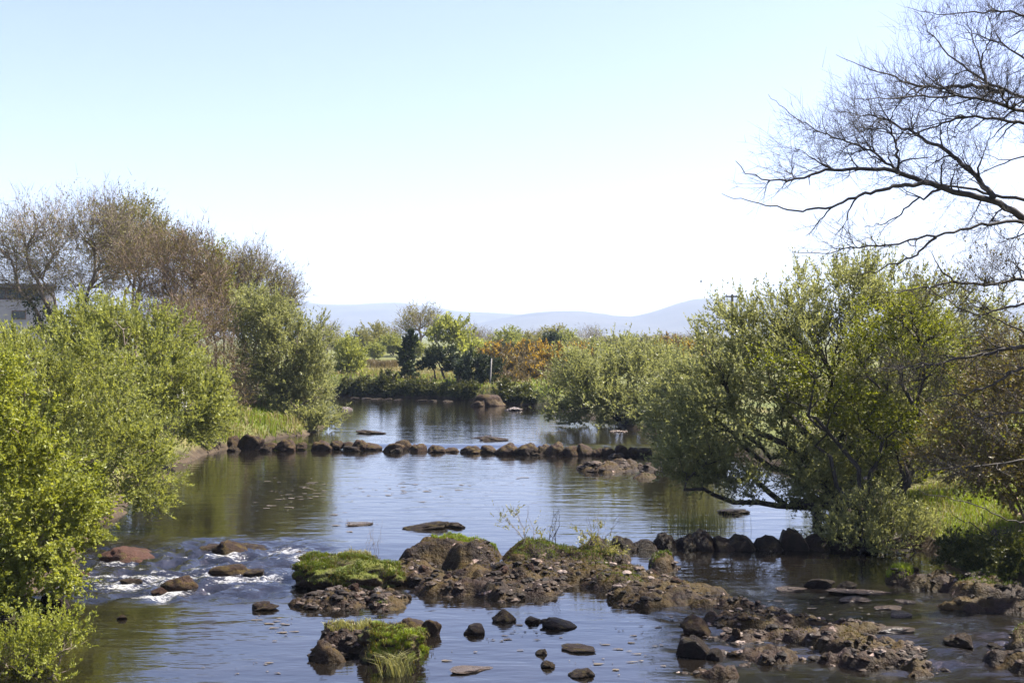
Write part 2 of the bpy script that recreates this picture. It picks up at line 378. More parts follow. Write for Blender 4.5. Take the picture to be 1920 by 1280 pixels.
# ------------------------------------------------------------------ tree builder
def tubes(P, R, S):
    """P (n,k,3) polylines, R (n,k) radii -> verts, quads"""
    n, k, _ = P.shape
    T = norm(np.gradient(P, axis=1))
    ref = np.where(np.abs(T[..., 2:3]) > 0.9, np.array([1.0, 0, 0]), np.array([0, 0, 1.0]))
    A = norm(np.cross(T, ref)); B = np.cross(T, A)
    ang = np.arange(S) * 2 * np.pi / S
    V = P[:, :, None] + R[:, :, None, None] * (np.cos(ang)[:, None] * A[:, :, None] + np.sin(ang)[:, None] * B[:, :, None])
    i = np.arange(n)[:, None, None] * k * S + np.arange(k - 1)[None, :, None] * S
    s = np.arange(S)[None, None]; s2 = (s + 1) % S
    F = np.stack([i + s, i + s2, i + S + s2, i + S + s], -1).reshape(-1, 4)
    return V.reshape(-1, 3), F
class Wood:
    def __init__(self): self.V, self.F, self.n, self.T = [], [], 0, []
    def add(self, P, R, S):
        if len(P) == 0: return
        v, f = tubes(P, R, S); self.V.append(v); self.F.append(f + self.n); self.n += len(v)
    def mesh(self, name, origin):
        V, F = np.concatenate(self.V), [np.concatenate(self.F)]
        if self.T:
            T = np.concatenate(self.T); F.append(np.arange(len(T)).reshape(-1, 3) + len(V)); V = np.concatenate([V, T])
        return mesh_from(name, V - origin, F, True)
def curve_to(rng, p0, d0, T, K, up, jit):
    L = np.linalg.norm(T - p0, axis=1, keepdims=True)
    u = (T - p0) / (L + 1e-9)
    c1 = p0 + norm(d0 * 0.6 + u * 0.6) * L * 0.38
    e = norm(u + np.array([0, 0, up])); c2 = T - e * L * 0.32
    t = np.linspace(0, 1, K)[None, :, None]
    P = (1 - t) ** 3 * p0[:, None] + 3 * (1 - t) ** 2 * t * c1[:, None] + 3 * (1 - t) * t ** 2 * c2[:, None] + t ** 3 * T[:, None]
    j = rng.normal(size=P.shape) * jit * L[:, None]; j[:, 0] = 0
    return P + j
def attach(T, P, Dn):
    out = np.zeros(len(T), int)
    for a in range(0, len(T), 400):
        v = T[a:a + 400, None] - P[None]
        d = np.linalg.norm(v, axis=2) + 1e-6
        c = (v * Dn[None]).sum(2) / d
        out[a:a + 400] = np.argmin(d * (1.75 - 0.95 * c), axis=1)
    return out
def leaves_mesh(rng, pos, d, lw, fold=0.15, sz=(0.5, 1.35), tri=False):
    n = len(pos)
    l = lw[0] * rng.uniform(*sz, (n, 1)); w = lw[1] * 0.5 * l / lw[0]
    s = norm(np.cross(d, rng.normal(size=(n, 3)))); nn = np.cross(d, s)
    if tri:
        return np.stack([pos - s * w, pos + s * w, pos + d * l], 1).reshape(-1, 3), np.arange(n * 3).reshape(-1, 3)
    V = np.stack([pos, pos + d * l * 0.45 + s * w + nn * l * fold, pos + d * l, pos + d * l * 0.45 - s * w + nn * l * fold], 1).reshape(-1, 3)
    F = np.arange(n * 4).reshape(-1, 4)
    return V, F
def px_blobs(bl):
    """(px, py, D, rx_px, rz_px, ry_m) -> centres and radii in metres"""
    c, r = [], []
    for px, py, D, rx, rz, ry in bl:
        c.append(W(px, py, D)); r.append((rx / FPX * D, ry, rz / FPX * D))
    return np.array(c), np.array(r)
def sample(rng, C, R, n, pw, zmin, push=None):
    vol = R.prod(1) ** 0.8; k = rng.choice(len(C), n * 2, p=vol / vol.sum())
    u = norm(rng.normal(size=(n * 2, 3))) * rng.uniform(0, 1, (n * 2, 1)) ** pw
    u = u * (1 + 0.12 * rng.normal(size=(n * 2, 1)))
    T = C[k] + u * R[k]; T = T[T[:, 2] > zmin]
    return T[:n]

def make_tree(name, label, cat, base, blobs, seed, bark, leaf=None, stems=3, n1=25, n2=160, ntw=1500, nleaf=14, lw=(0.08, 0.035), tl=0.5,
              r0=0.10, up=0.35, group=None, limbs=None, zmin=0.25, sub=0, px=True, spread=0.3, gnarl=0.02, ivy=None, flowers=None, trunk_name='trunk',
              leaf_up=0.3, twig_r=0.006, top_leaf=None, jag=0.3, extra=None):
    rng = np.random.default_rng(seed)
    base = np.asarray(base, float)
    C, R = px_blobs(blobs) if px else (np.array([b[0] for b in blobs]), np.array([b[1] for b in blobs]))
    wood = Wood(); twigs = Wood()
    cen = (C * R.prod(1)[:, None]).sum(0) / R.prod(1).sum()
    NP, ND, NR = [], [], []
    def reg(P, Rr, skip=1):
        T = norm(np.gradient(P, axis=1))
        NP.append(P[:, skip:].reshape(-1, 3)); ND.append(T[:, skip:].reshape(-1, 3)); NR.append(Rr[:, skip:].reshape(-1))
    # stems
    K = 12
    if limbs is None:
        if stems == 1:
            top = cen + np.array([0, 0, 0.35 * R[:, 2].max()]); T = top[None]
            b0 = base[None].copy()
        else:
            T = C[np.arange(stems) % len(C)] + rng.normal(size=(stems, 3)) * R[np.arange(stems) % len(C)] * 0.3
            T[:, 2] = np.maximum(T[:, 2], base[2] + 0.8)
            b0 = base + np.concatenate([rng.normal(size=(stems, 2)) * spread, np.zeros((stems, 1))], 1)
        b0[:, 2] -= 0.25
        d0 = norm(np.array([0, 0, 1.0]) + 0.25 * (T - b0) / np.linalg.norm(T - b0, axis=1, keepdims=True))
        P = curve_to(rng, b0, d0, T, K, 0.5, gnarl)
        t = np.linspace(0, 1, K)
        rr = r0 * rng.uniform(0.7, 1.05, (len(P), 1)) * (1 - 0.72 * t)[None]
        if stems == 1: rr[:, 0] *= 1.35
        wood.add(P, rr, 9); reg(P, rr, 3)
    else:
        for pl, ra, rb in limbs:
            pl = np.asarray(pl, float)
            s = np.concatenate([[0], np.cumsum(np.linalg.norm(np.diff(pl, axis=0), axis=1))]); s /= s[-1]
            K2 = max(10, 4 * len(pl)); t = np.linspace(0, 1, K2)
            P = np.stack([np.interp(t, s, pl[:, i]) for i in range(3)], -1)
            for _ in range(2): P[1:-1] = 0.25 * P[:-2] + 0.5 * P[1:-1] + 0.25 * P[2:]
            P[1:-1] += rng.normal(size=P[1:-1].shape) * 0.018
            rr = ra + (rb - ra) * t ** 0.8
            wood.add(P[None], rr[None], 8); reg(P[None], rr[None], 1)
    # limbs and branches
    for lev, (n, pw, K, S, f, jit) in enumerate(((n1, 0.6, 8, 5, 0.55, gnarl), (n2, 0.4, 5, 3, 0.5, gnarl * 1.3))):
        if n == 0: continue
        T = sample(rng, C, R * 0.95, n, pw, zmin)
        AP, AD, AR = np.concatenate(NP), np.concatenate(ND), np.concatenate(NR)
        if len(AP) > 5000:
            ii = rng.choice(len(AP), 5000, replace=False); AP, AD, AR = AP[ii], AD[ii], AR[ii]
        k = attach(T, AP, AD)
        P = curve_to(rng, AP[k], AD[k], T, K, up * (1 + lev), jit)
        L = np.linalg.norm(T - AP[k], axis=1)
        ra = np.minimum(AR[k] * 0.72, 0.010 + 0.018 * L * (1 if lev == 0 else 0.6))
        rr = ra[:, None] + (np.minimum(ra * 0.3, 0.005)[:, None] - ra[:, None]) * np.linspace(0, 1, K)[None]
        wood.add(P, rr, S); reg(P, rr, 2)
        if lev == 0: first = len(NP)
    # twigs
    AP, AD, AR = np.concatenate(NP[-2:]), np.concatenate(ND[-2:]), np.concatenate(NR[-2:])
    k = rng.integers(0, len(AP), ntw)
    out = norm((AP[k] - cen) / R.max(0))
    d = norm(AD[k] * 0.55 + out * 0.35 + rng.normal(size=(ntw, 3)) * 0.42 + np.array([0, 0, up]))
    L = tl * rng.uniform(0.35, 1.25, (ntw, 1)) * (1 + jag * np.maximum(d[:, 2:3], 0))
    T = AP[k] + d * L; T[:, 2] = np.maximum(T[:, 2], zmin)
    P = curve_to(rng, AP[k], norm(AD[k] * 0.5 + d), T, 4, up, 0.03)
    rr = np.minimum(AR[k], twig_r)[:, None] * np.linspace(1, 0.3, 4)[None]
    kp = np.arange(ntw) if not nleaf or nleaf < 4 else np.where(rng.random(ntw) < 0.2)[0]
    if base[1] > 24 or base[1] == 0: twigs.add(P[kp][:, [0, 2, 3]], rr[kp][:, [0, 2, 3]], 3)
    else: twigs.add(P[kp], rr[kp], 3)
    TP = P
    if sub:
        k2 = np.repeat(np.arange(ntw), sub); t = rng.uniform(0.2, 1.0, len(k2)) * 2.999
        i = t.astype(int); fr = (t - i)[:, None]
        s0 = P[k2, i] * (1 - fr) + P[k2, i + 1] * fr
        d2 = norm(norm(P[k2, 3] - P[k2, 0]) + rng.normal(size=(len(k2), 3)) * 0.55 + np.array([0, 0, up * 0.8]))
        T2 = s0 + d2 * L[k2] * rng.uniform(0.25, 0.6, (len(k2), 1))
        P2 = curve_to(rng, s0, d2, T2, 3, up, 0.04)
        r2 = np.full((len(k2), 1), twig_r * 0.6) * np.linspace(1, 0.35, 3)[None]
        if base[1] > 24 or base[1] == 0:
            sv = norm(np.cross(d2, rng.normal(size=d2.shape))) * twig_r * 1.3; m = len(s0)      # far twiglets: one sliver each
            twigs.T.append(np.stack([s0 - sv, s0 + sv, T2], 1).reshape(-1, 3))
        else: twigs.add(P2[:, [0, 2]], r2[:, [0, 2]], 3)
    root = empty(name, base); tag(root, label, cat, group)
    obj(trunk_name, wood.mesh(trunk_name, base), bark, root)
    o = obj('twigs', twigs.mesh('twigs', base), bark, root); o['kind'] = 'stuff'
    def put_leaves(nm, mat, idx, per, lw_, spread_=0.9, tmin=0.15):
        k3 = np.repeat(idx, per); t = rng.uniform(tmin, 1.0, len(k3)) * 2.999
        i = t.astype(int); fr = (t - i)[:, None]
        s0 = TP[k3, i] * (1 - fr) + TP[k3, i + 1] * fr
        dd = norm(norm(TP[k3, 3] - TP[k3, 0]) * 0.7 + rng.normal(size=(len(k3), 3)) * spread_ * 0.7 + np.array([0, 0, leaf_up]))
        v, f = leaves_mesh(rng, s0, dd, lw_, tri=base[1] > 24 or base[1] == 0)
        oo = obj(nm, mesh_from(nm, v - base, [f]), mat, root); oo['kind'] = 'stuff'
        return oo
    if leaf is not None and nleaf:
        idx = np.arange(ntw)
        if top_leaf: idx = idx[TP[:, 3, 2] > top_leaf]
        put_leaves('crown', leaf, idx, nleaf, lw)
    if flowers:
        fm, frac, per, flw, zt = flowers
        idx = np.where(rng.uniform(size=ntw) < frac * (TP[:, 3, 2] > zt) * (0.35 + 1.3 * (fbm(TP[:, 3] * 0.55, 2, seed) > 0.0)))[0]
        put_leaves('blossom', fm, idx, per, flw, 1.2, 0.5)
    if ivy:
        mat, n, zt, ir = ivy
        A = NP[0]; A = A[A[:, 2] < zt]
        if len(A):
            q = A[rng.integers(0, len(A), n)]; dr = norm(rng.normal(size=(n, 3)))
            q = q + dr * ir * rng.uniform(0.3, 1, (n, 1)) + np.array([0, 0, 0.2]) * rng.normal(size=(n, 1))
            v, f = leaves_mesh(rng, q, norm(dr + rng.normal(size=(n, 3)) * 0.6), (0.16, 0.13), tri=True)
            oo = obj('ivy', mesh_from('ivy', v - base, [f]), mat, root); oo['kind'] = 'stuff'
    return root
def on_ground(px, D, dz=0.0):
    x = XD(px, D); return np.array([x, D, float(ground_z(np.array([x]), np.array([D]))[0]) + dz])

# ------------------------------------------------------------------ left bank trees and bushes
make_tree('sycamore_bush', 'bright yellow-green broad-leaved bush leaning over the water at the left edge', 'bush', on_ground(-70, 20.5),
          [(10, 830, 20, 95, 95, 1.3), (60, 940, 20.3, 105, 95, 1.4), (140, 975, 20.6, 62, 70, 0.9), (40, 1040, 20, 110, 75, 1.3), (-40, 730, 20.5, 90, 70, 1.2), (90, 1080, 19.8, 50, 40, 0.7), (0, 1120, 19.5, 70, 40, .9)],
          1, M['bark_grey'], M['bright'], stems=6, n1=40, n2=260, ntw=3600, nleaf=16, lw=(0.07, 0.05), tl=0.42, r0=0.05, up=0.15, leaf_up=0.0, zmin=0.12)
make_tree('willow_bush', 'big green willow bush behind the yellow-green bush on the left bank', 'bush', on_ground(50, 30),
          [(60, 700, 29, 130, 95, 2.2), (170, 750, 29, 105, 110, 2.0), (240, 840, 28.5, 90, 110, 1.8), (280, 905, 28, 62, 65, 1.3), (90, 860, 29, 130, 120, 2.2), (-60, 720, 29, 120, 110, 2), (190, 920, 28, 90, 60, 1.4)],
          2, M['bark_grey'], M['willow'], stems=9, n1=60, n2=420, ntw=7500, nleaf=18, lw=(0.075, 0.038), tl=0.5, r0=0.07, up=0.5, leaf_up=0.35, zmin=0.3)
make_tree('willow_bush', 'green willow bush standing between the biggest left bush and the bare wood', 'bush', on_ground(250, 41.5),
          [(200, 615, 42, 95, 65, 2.2), (300, 650, 42, 85, 70, 2.0), (345, 740, 41, 72, 95, 1.8), (270, 740, 41.5, 120, 110, 2.4), (375, 785, 40.5, 48, 60, 1.4), (400, 740, 41, 30, 50, 1.2), (150, 640, 42, 70, 60, 2)],
          3, M['bark_grey'], M['willow'], stems=8, n1=50, n2=350, ntw=5600, nleaf=17, lw=(0.105, 0.052), tl=0.6, r0=0.08, up=0.45, zmin=0.3)
make_tree('willow_bush', 'rounded pale green willow bush by the left end of the far boulder row', 'bush', on_ground(545, 57.5),
          [(490, 600, 58, 64, 56, 2.0), (550, 650, 58, 74, 75, 2.2), (565, 735, 57.5, 68, 75, 2.0), (490, 700, 58, 62, 95, 2.2), (590, 700, 57.5, 42, 55, 1.6), (545, 775, 57.5, 70, 32, 1.6), (555, 792, 55.5, 62, 24, 1.2), (600, 785, 56, 36, 28, 1.2), (470, 590, 59, 40, 40, 1.6)],
          4, M['bark_grey'], M['willow_grey'], stems=9, n1=60, n2=380, ntw=6500, nleaf=17, lw=(0.13, 0.055), tl=0.75, r0=0.09, up=0.55, zmin=0.3)
make_tree('willow_bush', 'low green willow bush just left of the first boulder of the far row', 'bush', on_ground(385, 47.5),
          [(392, 790, 47, 34, 42, 1.3), (370, 820, 46.5, 36, 26, 1.2), (418, 770, 48, 26, 34, 1.2), (345, 800, 46, 40, 40, 1.4)], 7, M['bark_grey'], M['willow'], stems=6, n1=24, n2=140, ntw=1500, nleaf=14, lw=(0.12, 0.055), tl=0.5, r0=0.05, up=0.45, zmin=0.3)
make_tree('low_shrub', 'small leafy shrub in the bottom left corner of the photo', 'shrub', on_ground(20, 16.3),
          [(60, 1215, 16.3, 95, 50, 0.7), (130, 1195, 16.3, 35, 35, 0.4), (20, 1240, 16, 80, 50, 0.7), (90, 1265, 16, 60, 30, 0.6)],
          5, M['bark_grey'], M['bright'], stems=5, n1=16, n2=60, ntw=420, nleaf=16, lw=(0.05, 0.028), tl=0.33, r0=0.02, up=0.5, zmin=0.1)
make_tree('blackthorn_bush', 'small white-blossomed bush at the foot of the green willows on the left bank', 'bush', on_ground(285, 38),
          [(338, 748, 38, 15, 16, 0.4), (325, 790, 38, 22, 30, 0.6), (300, 800, 38, 20, 40, 0.6)], 6, M['bark'], M['willow'], stems=3, n1=8, n2=40, ntw=260, nleaf=6, lw=(0.06, 0.03), tl=0.35, r0=0.03,
          flowers=(M['blossom'], 0.3, 6, (0.05, 0.05), 2.6))

BARE = 'bare spring trees of the left wood'
make_tree('bare_tree', 'wide bare grey-brown tree with ivy on its trunk beside the white house', 'tree', on_ground(150, 63),
          [(90, 440, 63, 90, 65, 3), (190, 430, 63, 80, 60, 3), (55, 510, 63, 75, 70, 2.5), (20, 450, 63, 50, 50, 2), (240, 470, 63, 70, 70, 3), (150, 500, 63, 90, 70, 3)],
          10, M['bark_grey'], M['fresh'], stems=4, n1=70, n2=800, ntw=6500, nleaf=2, lw=(0.10, 0.06), tl=1.0, r0=0.19, up=0.3, sub=2, group=BARE, ivy=(M['ivy'], 2600, 7.2, 0.55), spread=0.5, twig_r=0.009)
make_tree('budding_tree', 'tall tree with pale yellow-green buds at the top of the left wood', 'tree', on_ground(250, 68),
          [(240, 410, 68, 45, 42, 2.2), (270, 450, 68, 60, 60, 2.5), (225, 470, 68, 60, 70, 2.5), (320, 470, 68, 50, 50, 2.4)],
          11, M['bark_grey'], M['fresh'], stems=3, n1=45, n2=440, ntw=3600, nleaf=7, lw=(0.12, 0.07), tl=1.0, r0=0.18, up=0.5, group=BARE, sub=1, twig_r=0.009)
make_tree('bare_tree', 'dense red-brown bare tree in the middle of the left wood', 'tree', on_ground(330, 61),
          [(300, 500, 61, 85, 70, 2.6), (360, 500, 61, 65, 75, 2.6), (330, 580, 61, 90, 80, 2.8), (400, 560, 61, 55, 80, 2.2)],
          12, M['bark_red'], M['thicket'], stems=7, n1=70, n2=750, ntw=5500, nleaf=3, lw=(0.10, 0.05), tl=0.9, r0=0.13, up=0.5, group=BARE, sub=2, spread=1.0, twig_r=0.010, ivy=(M['ivy'], 700, 6, 0.4))
make_tree('budding_tree', 'yellow-green budding tree right of the dense brown bare tree', 'tree', on_ground(410, 65),
          [(405, 485, 65, 34, 34, 1.6), (400, 530, 65, 45, 45, 1.8), (425, 570, 65, 35, 50, 1.6)],
          13, M['bark_grey'], M['bright'], stems=3, n1=25, n2=200, ntw=1300, nleaf=7, lw=(0.12, 0.07), tl=0.8, r0=0.11, up=0.5, group=BARE, twig_r=0.009)
make_tree('ivy_tree', 'ivy-hung bare tree at the right end of the left wood', 'tree', on_ground(470, 67),
          [(470, 510, 67, 45, 38, 2), (500, 545, 67, 50, 50, 2.2), (440, 545, 67, 40, 55, 2), (530, 560, 67, 32, 45, 1.8)],
          14, M['bark_grey'], M['fresh'], stems=4, n1=45, n2=420, ntw=3600, nleaf=3, lw=(0.11, 0.06), tl=1.0, r0=0.13, up=0.35, group=BARE, sub=2, twig_r=0.009, ivy=(M['ivy'], 1500, 8.3, 0.45))
make_tree('bramble_thicket', 'brown leafless thicket between two green willows on the left bank', 'thicket', on_ground(405, 55),
          [(395, 630, 55, 45, 65, 1.8), (415, 690, 55, 42, 65, 1.6), (440, 740, 55.5, 35, 40, 1.4), (350, 600, 57, 50, 55, 2)],
          15, M['bark_red'], M['thicket'], stems=8, n1=40, n2=260, ntw=2200, nleaf=3, lw=(0.09, 0.05), tl=0.8, r0=0.05, up=0.3, sub=2, spread=0.8, twig_r=0.008)
make_tree('bare_tree', 'thin bare tree whose twigs reach right above the rounded willow', 'tree', on_ground(520, 66),
          [(530, 580, 66, 28, 40, 1.4), (555, 600, 66, 20, 38, 1.2), (510, 600, 66, 30, 40, 1.4)],
          16, M['bark'], None, stems=3, n1=20, n2=90, ntw=420, nleaf=0, tl=0.9, r0=0.09, up=0.2, group=BARE, sub=1, twig_r=0.010)

# ------------------------------------------------------------------ right bank trees and bushes
make_tree('willow_bush', 'broad pale willow bush hanging over the far pool right of the gorse', 'bush', on_ground(1190, 60),
          [(1100, 708, 60, 72, 60, 2.4), (1170, 682, 61, 85, 50, 2.6), (1050, 760, 59, 52, 40, 1.6), (1130, 755, 59, 90, 48, 2.4), (1220, 740, 60, 70, 70, 2.4), (1250, 690, 62, 50, 45, 2)],
          20, M['bark'], M['willow_grey'], stems=9, n1=60, n2=380, ntw=5000, nleaf=15, lw=(0.14, 0.06), tl=0.75, r0=0.09, up=0.45, zmin=0.35)
make_tree('willow_bush', 'smaller pale willow bush between the far pool bush and the big willow', 'bush', on_ground(1360, 46),
          [(1262, 745, 46, 55, 55, 1.6), (1235, 795, 45.5, 45, 42, 1.4), (1310, 740, 46.5, 70, 75, 2), (1300, 820, 45.5, 80, 40, 1.8)],
          21, M['bark'], M['willow_grey'], stems=6, n1=36, n2=240, ntw=3400, nleaf=15, lw=(0.11, 0.05), tl=0.6, r0=0.08, up=0.45, zmin=0.3)
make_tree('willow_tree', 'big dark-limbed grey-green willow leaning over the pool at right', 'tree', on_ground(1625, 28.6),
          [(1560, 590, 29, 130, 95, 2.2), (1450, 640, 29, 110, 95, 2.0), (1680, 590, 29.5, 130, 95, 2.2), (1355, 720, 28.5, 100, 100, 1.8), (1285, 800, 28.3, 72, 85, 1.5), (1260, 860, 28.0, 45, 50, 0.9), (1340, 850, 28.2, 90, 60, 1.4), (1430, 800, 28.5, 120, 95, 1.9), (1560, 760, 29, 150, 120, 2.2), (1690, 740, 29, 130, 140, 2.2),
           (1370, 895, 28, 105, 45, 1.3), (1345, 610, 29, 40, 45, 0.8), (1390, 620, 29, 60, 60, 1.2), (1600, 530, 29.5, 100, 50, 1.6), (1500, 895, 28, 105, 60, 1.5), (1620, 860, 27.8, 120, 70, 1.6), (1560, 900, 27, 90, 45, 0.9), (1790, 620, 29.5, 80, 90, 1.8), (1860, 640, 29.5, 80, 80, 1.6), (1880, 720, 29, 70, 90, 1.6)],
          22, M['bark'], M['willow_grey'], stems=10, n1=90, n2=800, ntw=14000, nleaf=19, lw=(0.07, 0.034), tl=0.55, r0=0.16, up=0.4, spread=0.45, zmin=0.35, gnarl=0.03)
make_tree('hawthorn_tree', 'yellow-green hawthorn growing through the front of the big right willow', 'tree', on_ground(1660, 26.6),
          [(1500, 690, 26.6, 80, 38, 0.9), (1580, 740, 26.6, 90, 45, 1.0), (1690, 600, 26.8, 95, 70, 1.2), (1620, 660, 26.6, 90, 60, 1.0), (1760, 660, 26.6, 80, 60, 1.0), (1660, 800, 26.5, 100, 60, 1)],
          23, M['bark'], M['hawthorn'], stems=5, n1=40, n2=220, ntw=1900, nleaf=11, lw=(0.06, 0.042), tl=0.45, r0=0.10, up=0.1, leaf_up=0.0, spread=0.5, gnarl=0.035)
make_tree('grey_sallow_shrub', 'low grey-green shrub in the shade at the foot of the big willow', 'shrub', on_ground(1690, 25.8),
          [(1650, 975, 25.5, 95, 55, 0.8), (1720, 985, 25.4, 50, 50, 0.7), (1570, 1000, 25.6, 70, 32, 0.7), (1640, 1025, 25.0, 70, 25, 0.5)],
          24, M['bark'], M['willow_grey'], stems=7, n1=24, n2=130, ntw=1400, nleaf=14, lw=(0.065, 0.03), tl=0.35, r0=0.03, up=0.5, spread=0.6, zmin=0.15)
make_tree('bramble_thicket', 'tangled brown-olive thicket with dead leaves at the right edge', 'thicket', on_ground(1960, 24.5),
          [(1850, 800, 24, 90, 90, 1.2), (1900, 700, 24.5, 90, 90, 1.4), (1790, 860, 24, 80, 50, 1.0), (1880, 890, 23.5, 80, 45, 1.0), (1960, 820, 24, 90, 120, 1.4)],
          25, M['bark_red'], M['thicket'], stems=8, n1=45, n2=300, ntw=3600, nleaf=8, lw=(0.07, 0.045), tl=0.5, r0=0.05, up=0.05, leaf_up=0, sub=2, spread=0.5, gnarl=0.04, zmin=1.2, twig_r=0.005)

make_tree('holly_thicket', 'dense dark green bush hidden behind the trunks of the big right willow', 'bush', on_ground(1760, 38),
          [(1580, 800, 38, 110, 80, 2.2), (1700, 760, 38, 120, 110, 2.4), (1830, 740, 38, 130, 120, 2.4), (1930, 780, 37, 100, 130, 2.4), (1760, 870, 37, 160, 45, 2.2)],
          26, M['bark'], M['hawthorn'], stems=8, n1=40, n2=220, ntw=2600, nleaf=11, lw=(0.13, 0.08), tl=0.6, r0=0.08, up=0.3, spread=1.2, zmin=0.8)
make_tree('bramble_bush', 'wide dark bramble bush behind the willow trunks on the right bank', 'bush', on_ground(1800, 33),
          [(1700, 868, 33, 100, 45, 1.2), (1840, 850, 32.5, 100, 50, 1.2), (1620, 880, 33, 70, 38, 1.0), (1740, 885, 31, 70, 25, 0.8)], 27, M['bark'], M['hawthorn'], stems=7, n1=24, n2=120, ntw=1500, nleaf=11, lw=(0.11, 0.07), tl=0.45, r0=0.04, up=0.2, spread=1.4, zmin=0.9)
make_tree('bramble_bush', 'dark leafy bramble on the bank edge right of the low grey-green shrub', 'bush', on_ground(1850, 23.4),
          [(1795, 1040, 23.3, 45, 30, 0.6), (1850, 1050, 22.6, 50, 30, 0.6), (1905, 1045, 22.0, 40, 32, 0.6), (1890, 1080, 21.8, 40, 25, 0.5)], 28, M['bark'], M['bramble'], stems=6, n1=20, n2=100, ntw=1000, nleaf=10, lw=(0.07, 0.045), tl=0.28, r0=0.02, up=0.2, spread=0.6, zmin=0.2)
# the bare tree whose limbs reach in from the right
def zz(pts, D0, D1, sc=0.4374, ox=1200.0, oy=0.0):
    n = len(pts)
    return [W(ox + a * sc, oy + b * sc, D0 + (D1 - D0) * i / (n - 1)) for i, (a, b) in enumerate(pts)]
tb = np.array([12.6, 21.5, 1.0])
tr = [tb + np.array(v) for v in [(0, 0, -0.4), (0.05, 0, 1.5), (-0.05, 0.1, 3.2), (0.15, 0.1, 5.0), (0.1, 0.3, 7.0), (0.3, 0.4, 9.0), (0.2, 0.3, 11)]]
LM = [(tr, 0.30, 0.10)]
def limb(pts, D0, D1, ra, rb, root=None, **k):
    p = zz(pts, D0, D1, **k)
    if root is not None: p = [tr[root]] + p
    LM.append((p, ra * 1.25, rb))
limb([(1900, 1080), (1760, 1010), (1646, 940), (1520, 850), (1400, 845), (1300, 810), (1230, 780), (1110, 735), (1000, 725), (880, 715), (780, 735), (680, 770), (560, 775), (460, 755), (410, 690)], 21.5, 20.5, 0.11, 0.006, root=2)
limb([(1240, 788), (1120, 795), (1000, 820), (920, 850), (800, 895), (700, 905), (600, 890), (480, 870), (350, 830)], 21, 20, 0.035, 0.005)
limb([(1290, 810), (1200, 840), (1130, 910), (1050, 960), (960, 975)], 21, 21.8, 0.022, 0.005)
limb([(1520, 850), (1460, 775), (1380, 700), (1300, 640), (1180, 575), (1080, 520), (960, 495), (850, 480)], 21.2, 22.5, 0.05, 0.006)
limb([(1110, 735), (1112, 690), (1105, 640), (1075, 560), (1075, 500), (1120, 420), (1125, 340)], 21, 20.6, 0.025, 0.005)
limb([(1110, 735), (1040, 680), (960, 630), (860, 600), (760, 560), (660, 500), (600, 450), (550, 405)], 21, 21.5, 0.022, 0.004)
limb([(1800, 850), (1646, 855), (1540, 845), (1440, 815), (1300, 800)], 22, 21.5, 0.06, 0.02, root=3)
limb([(1800, 590), (1646, 530), (1500, 505), (1400, 500), (1300, 520), (1200, 570), (1080, 580), (980, 550), (900, 540)], 22, 23, 0.05, 0.005, root=4)
limb([(1800, 540), (1646, 475), (1560, 455), (1450, 420), (1300, 410), (1150, 415), (1030, 425), (900, 420)], 22, 20.5, 0.055, 0.005, root=4)
limb([(1800, 470), (1646, 415), (1560, 395), (1480, 350), (1380, 280), (1300, 220), (1250, 140), (1180, 50)], 22, 23, 0.06, 0.005, root=4)
limb([(1560, 395), (1440, 370), (1330, 380), (1200, 375), (1100, 340), (960, 290), (840, 235)], 22, 22.5, 0.04, 0.004)
limb([(1480, 350), (1460, 260), (1500, 170), (1540, 60)], 22.3, 22, 0.025, 0.005)
limb([(1800, 300), (1646, 250), (1560, 190), (1440, 150), (1350, 100)], 22, 21, 0.04, 0.005, root=5)
limb([(1800, 110), (1646, 60), (1540, 45), (1440, 50), (1300, 65), (1200, 50), (1140, 30)], 22, 23, 0.045, 0.004, root=5)
limb([(1800, 1000), (1646, 950), (1560, 945), (1450, 970), (1350, 990), (1250, 1010), (1150, 1030), (1000, 1055), (900, 1065), (780, 1080), (650, 1080)], 21, 20, 0.055, 0.005, root=2)
limb([(1270, 1018), (1180, 1090), (1080, 1140), (980, 1165), (870, 1180)], 20.6, 20.2, 0.022, 0.004)
limb([(1800, 640), (1646, 660), (1560, 700), (1480, 735), (1400, 780)], 22, 22, 0.035, 0.006, root=4)
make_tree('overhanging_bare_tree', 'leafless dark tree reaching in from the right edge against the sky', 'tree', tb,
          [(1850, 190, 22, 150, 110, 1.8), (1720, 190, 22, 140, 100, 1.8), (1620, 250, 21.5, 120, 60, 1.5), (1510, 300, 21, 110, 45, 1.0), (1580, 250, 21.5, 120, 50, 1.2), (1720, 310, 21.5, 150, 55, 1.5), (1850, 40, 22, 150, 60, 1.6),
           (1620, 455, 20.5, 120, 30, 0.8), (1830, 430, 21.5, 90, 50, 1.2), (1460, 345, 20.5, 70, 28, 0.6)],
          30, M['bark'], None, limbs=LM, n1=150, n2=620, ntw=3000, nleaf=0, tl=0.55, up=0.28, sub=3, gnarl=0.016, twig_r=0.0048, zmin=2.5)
LM = []
tb2 = np.array([11.8, 22.8, 1.05])
tr = [tb2 + np.array(v) for v in [(0, 0, -0.4), (0.05, 0, 1.2), (0.1, 0.1, 2.4), (0.0, 0.1, 3.6), (0.1, 0.2, 5.0), (0.2, 0.3, 6.4)]]
LM.append((tr, 0.17, 0.05))
k5 = dict(sc=0.4062, ox=1160.0, oy=460.0)
limb([(1900, 145), (1700, 185), (1560, 170), (1440, 190), (1300, 215), (1180, 215)], 22.5, 21.5, 0.045, 0.005, root=4, **k5)
limb([(1560, 170), (1480, 110), (1430, 20)], 22, 22, 0.02, 0.004, **k5)
limb([(1900, 260), (1780, 295), (1650, 330), (1500, 250), (1420, 180)], 22.5, 22, 0.035, 0.005, root=4, **k5)
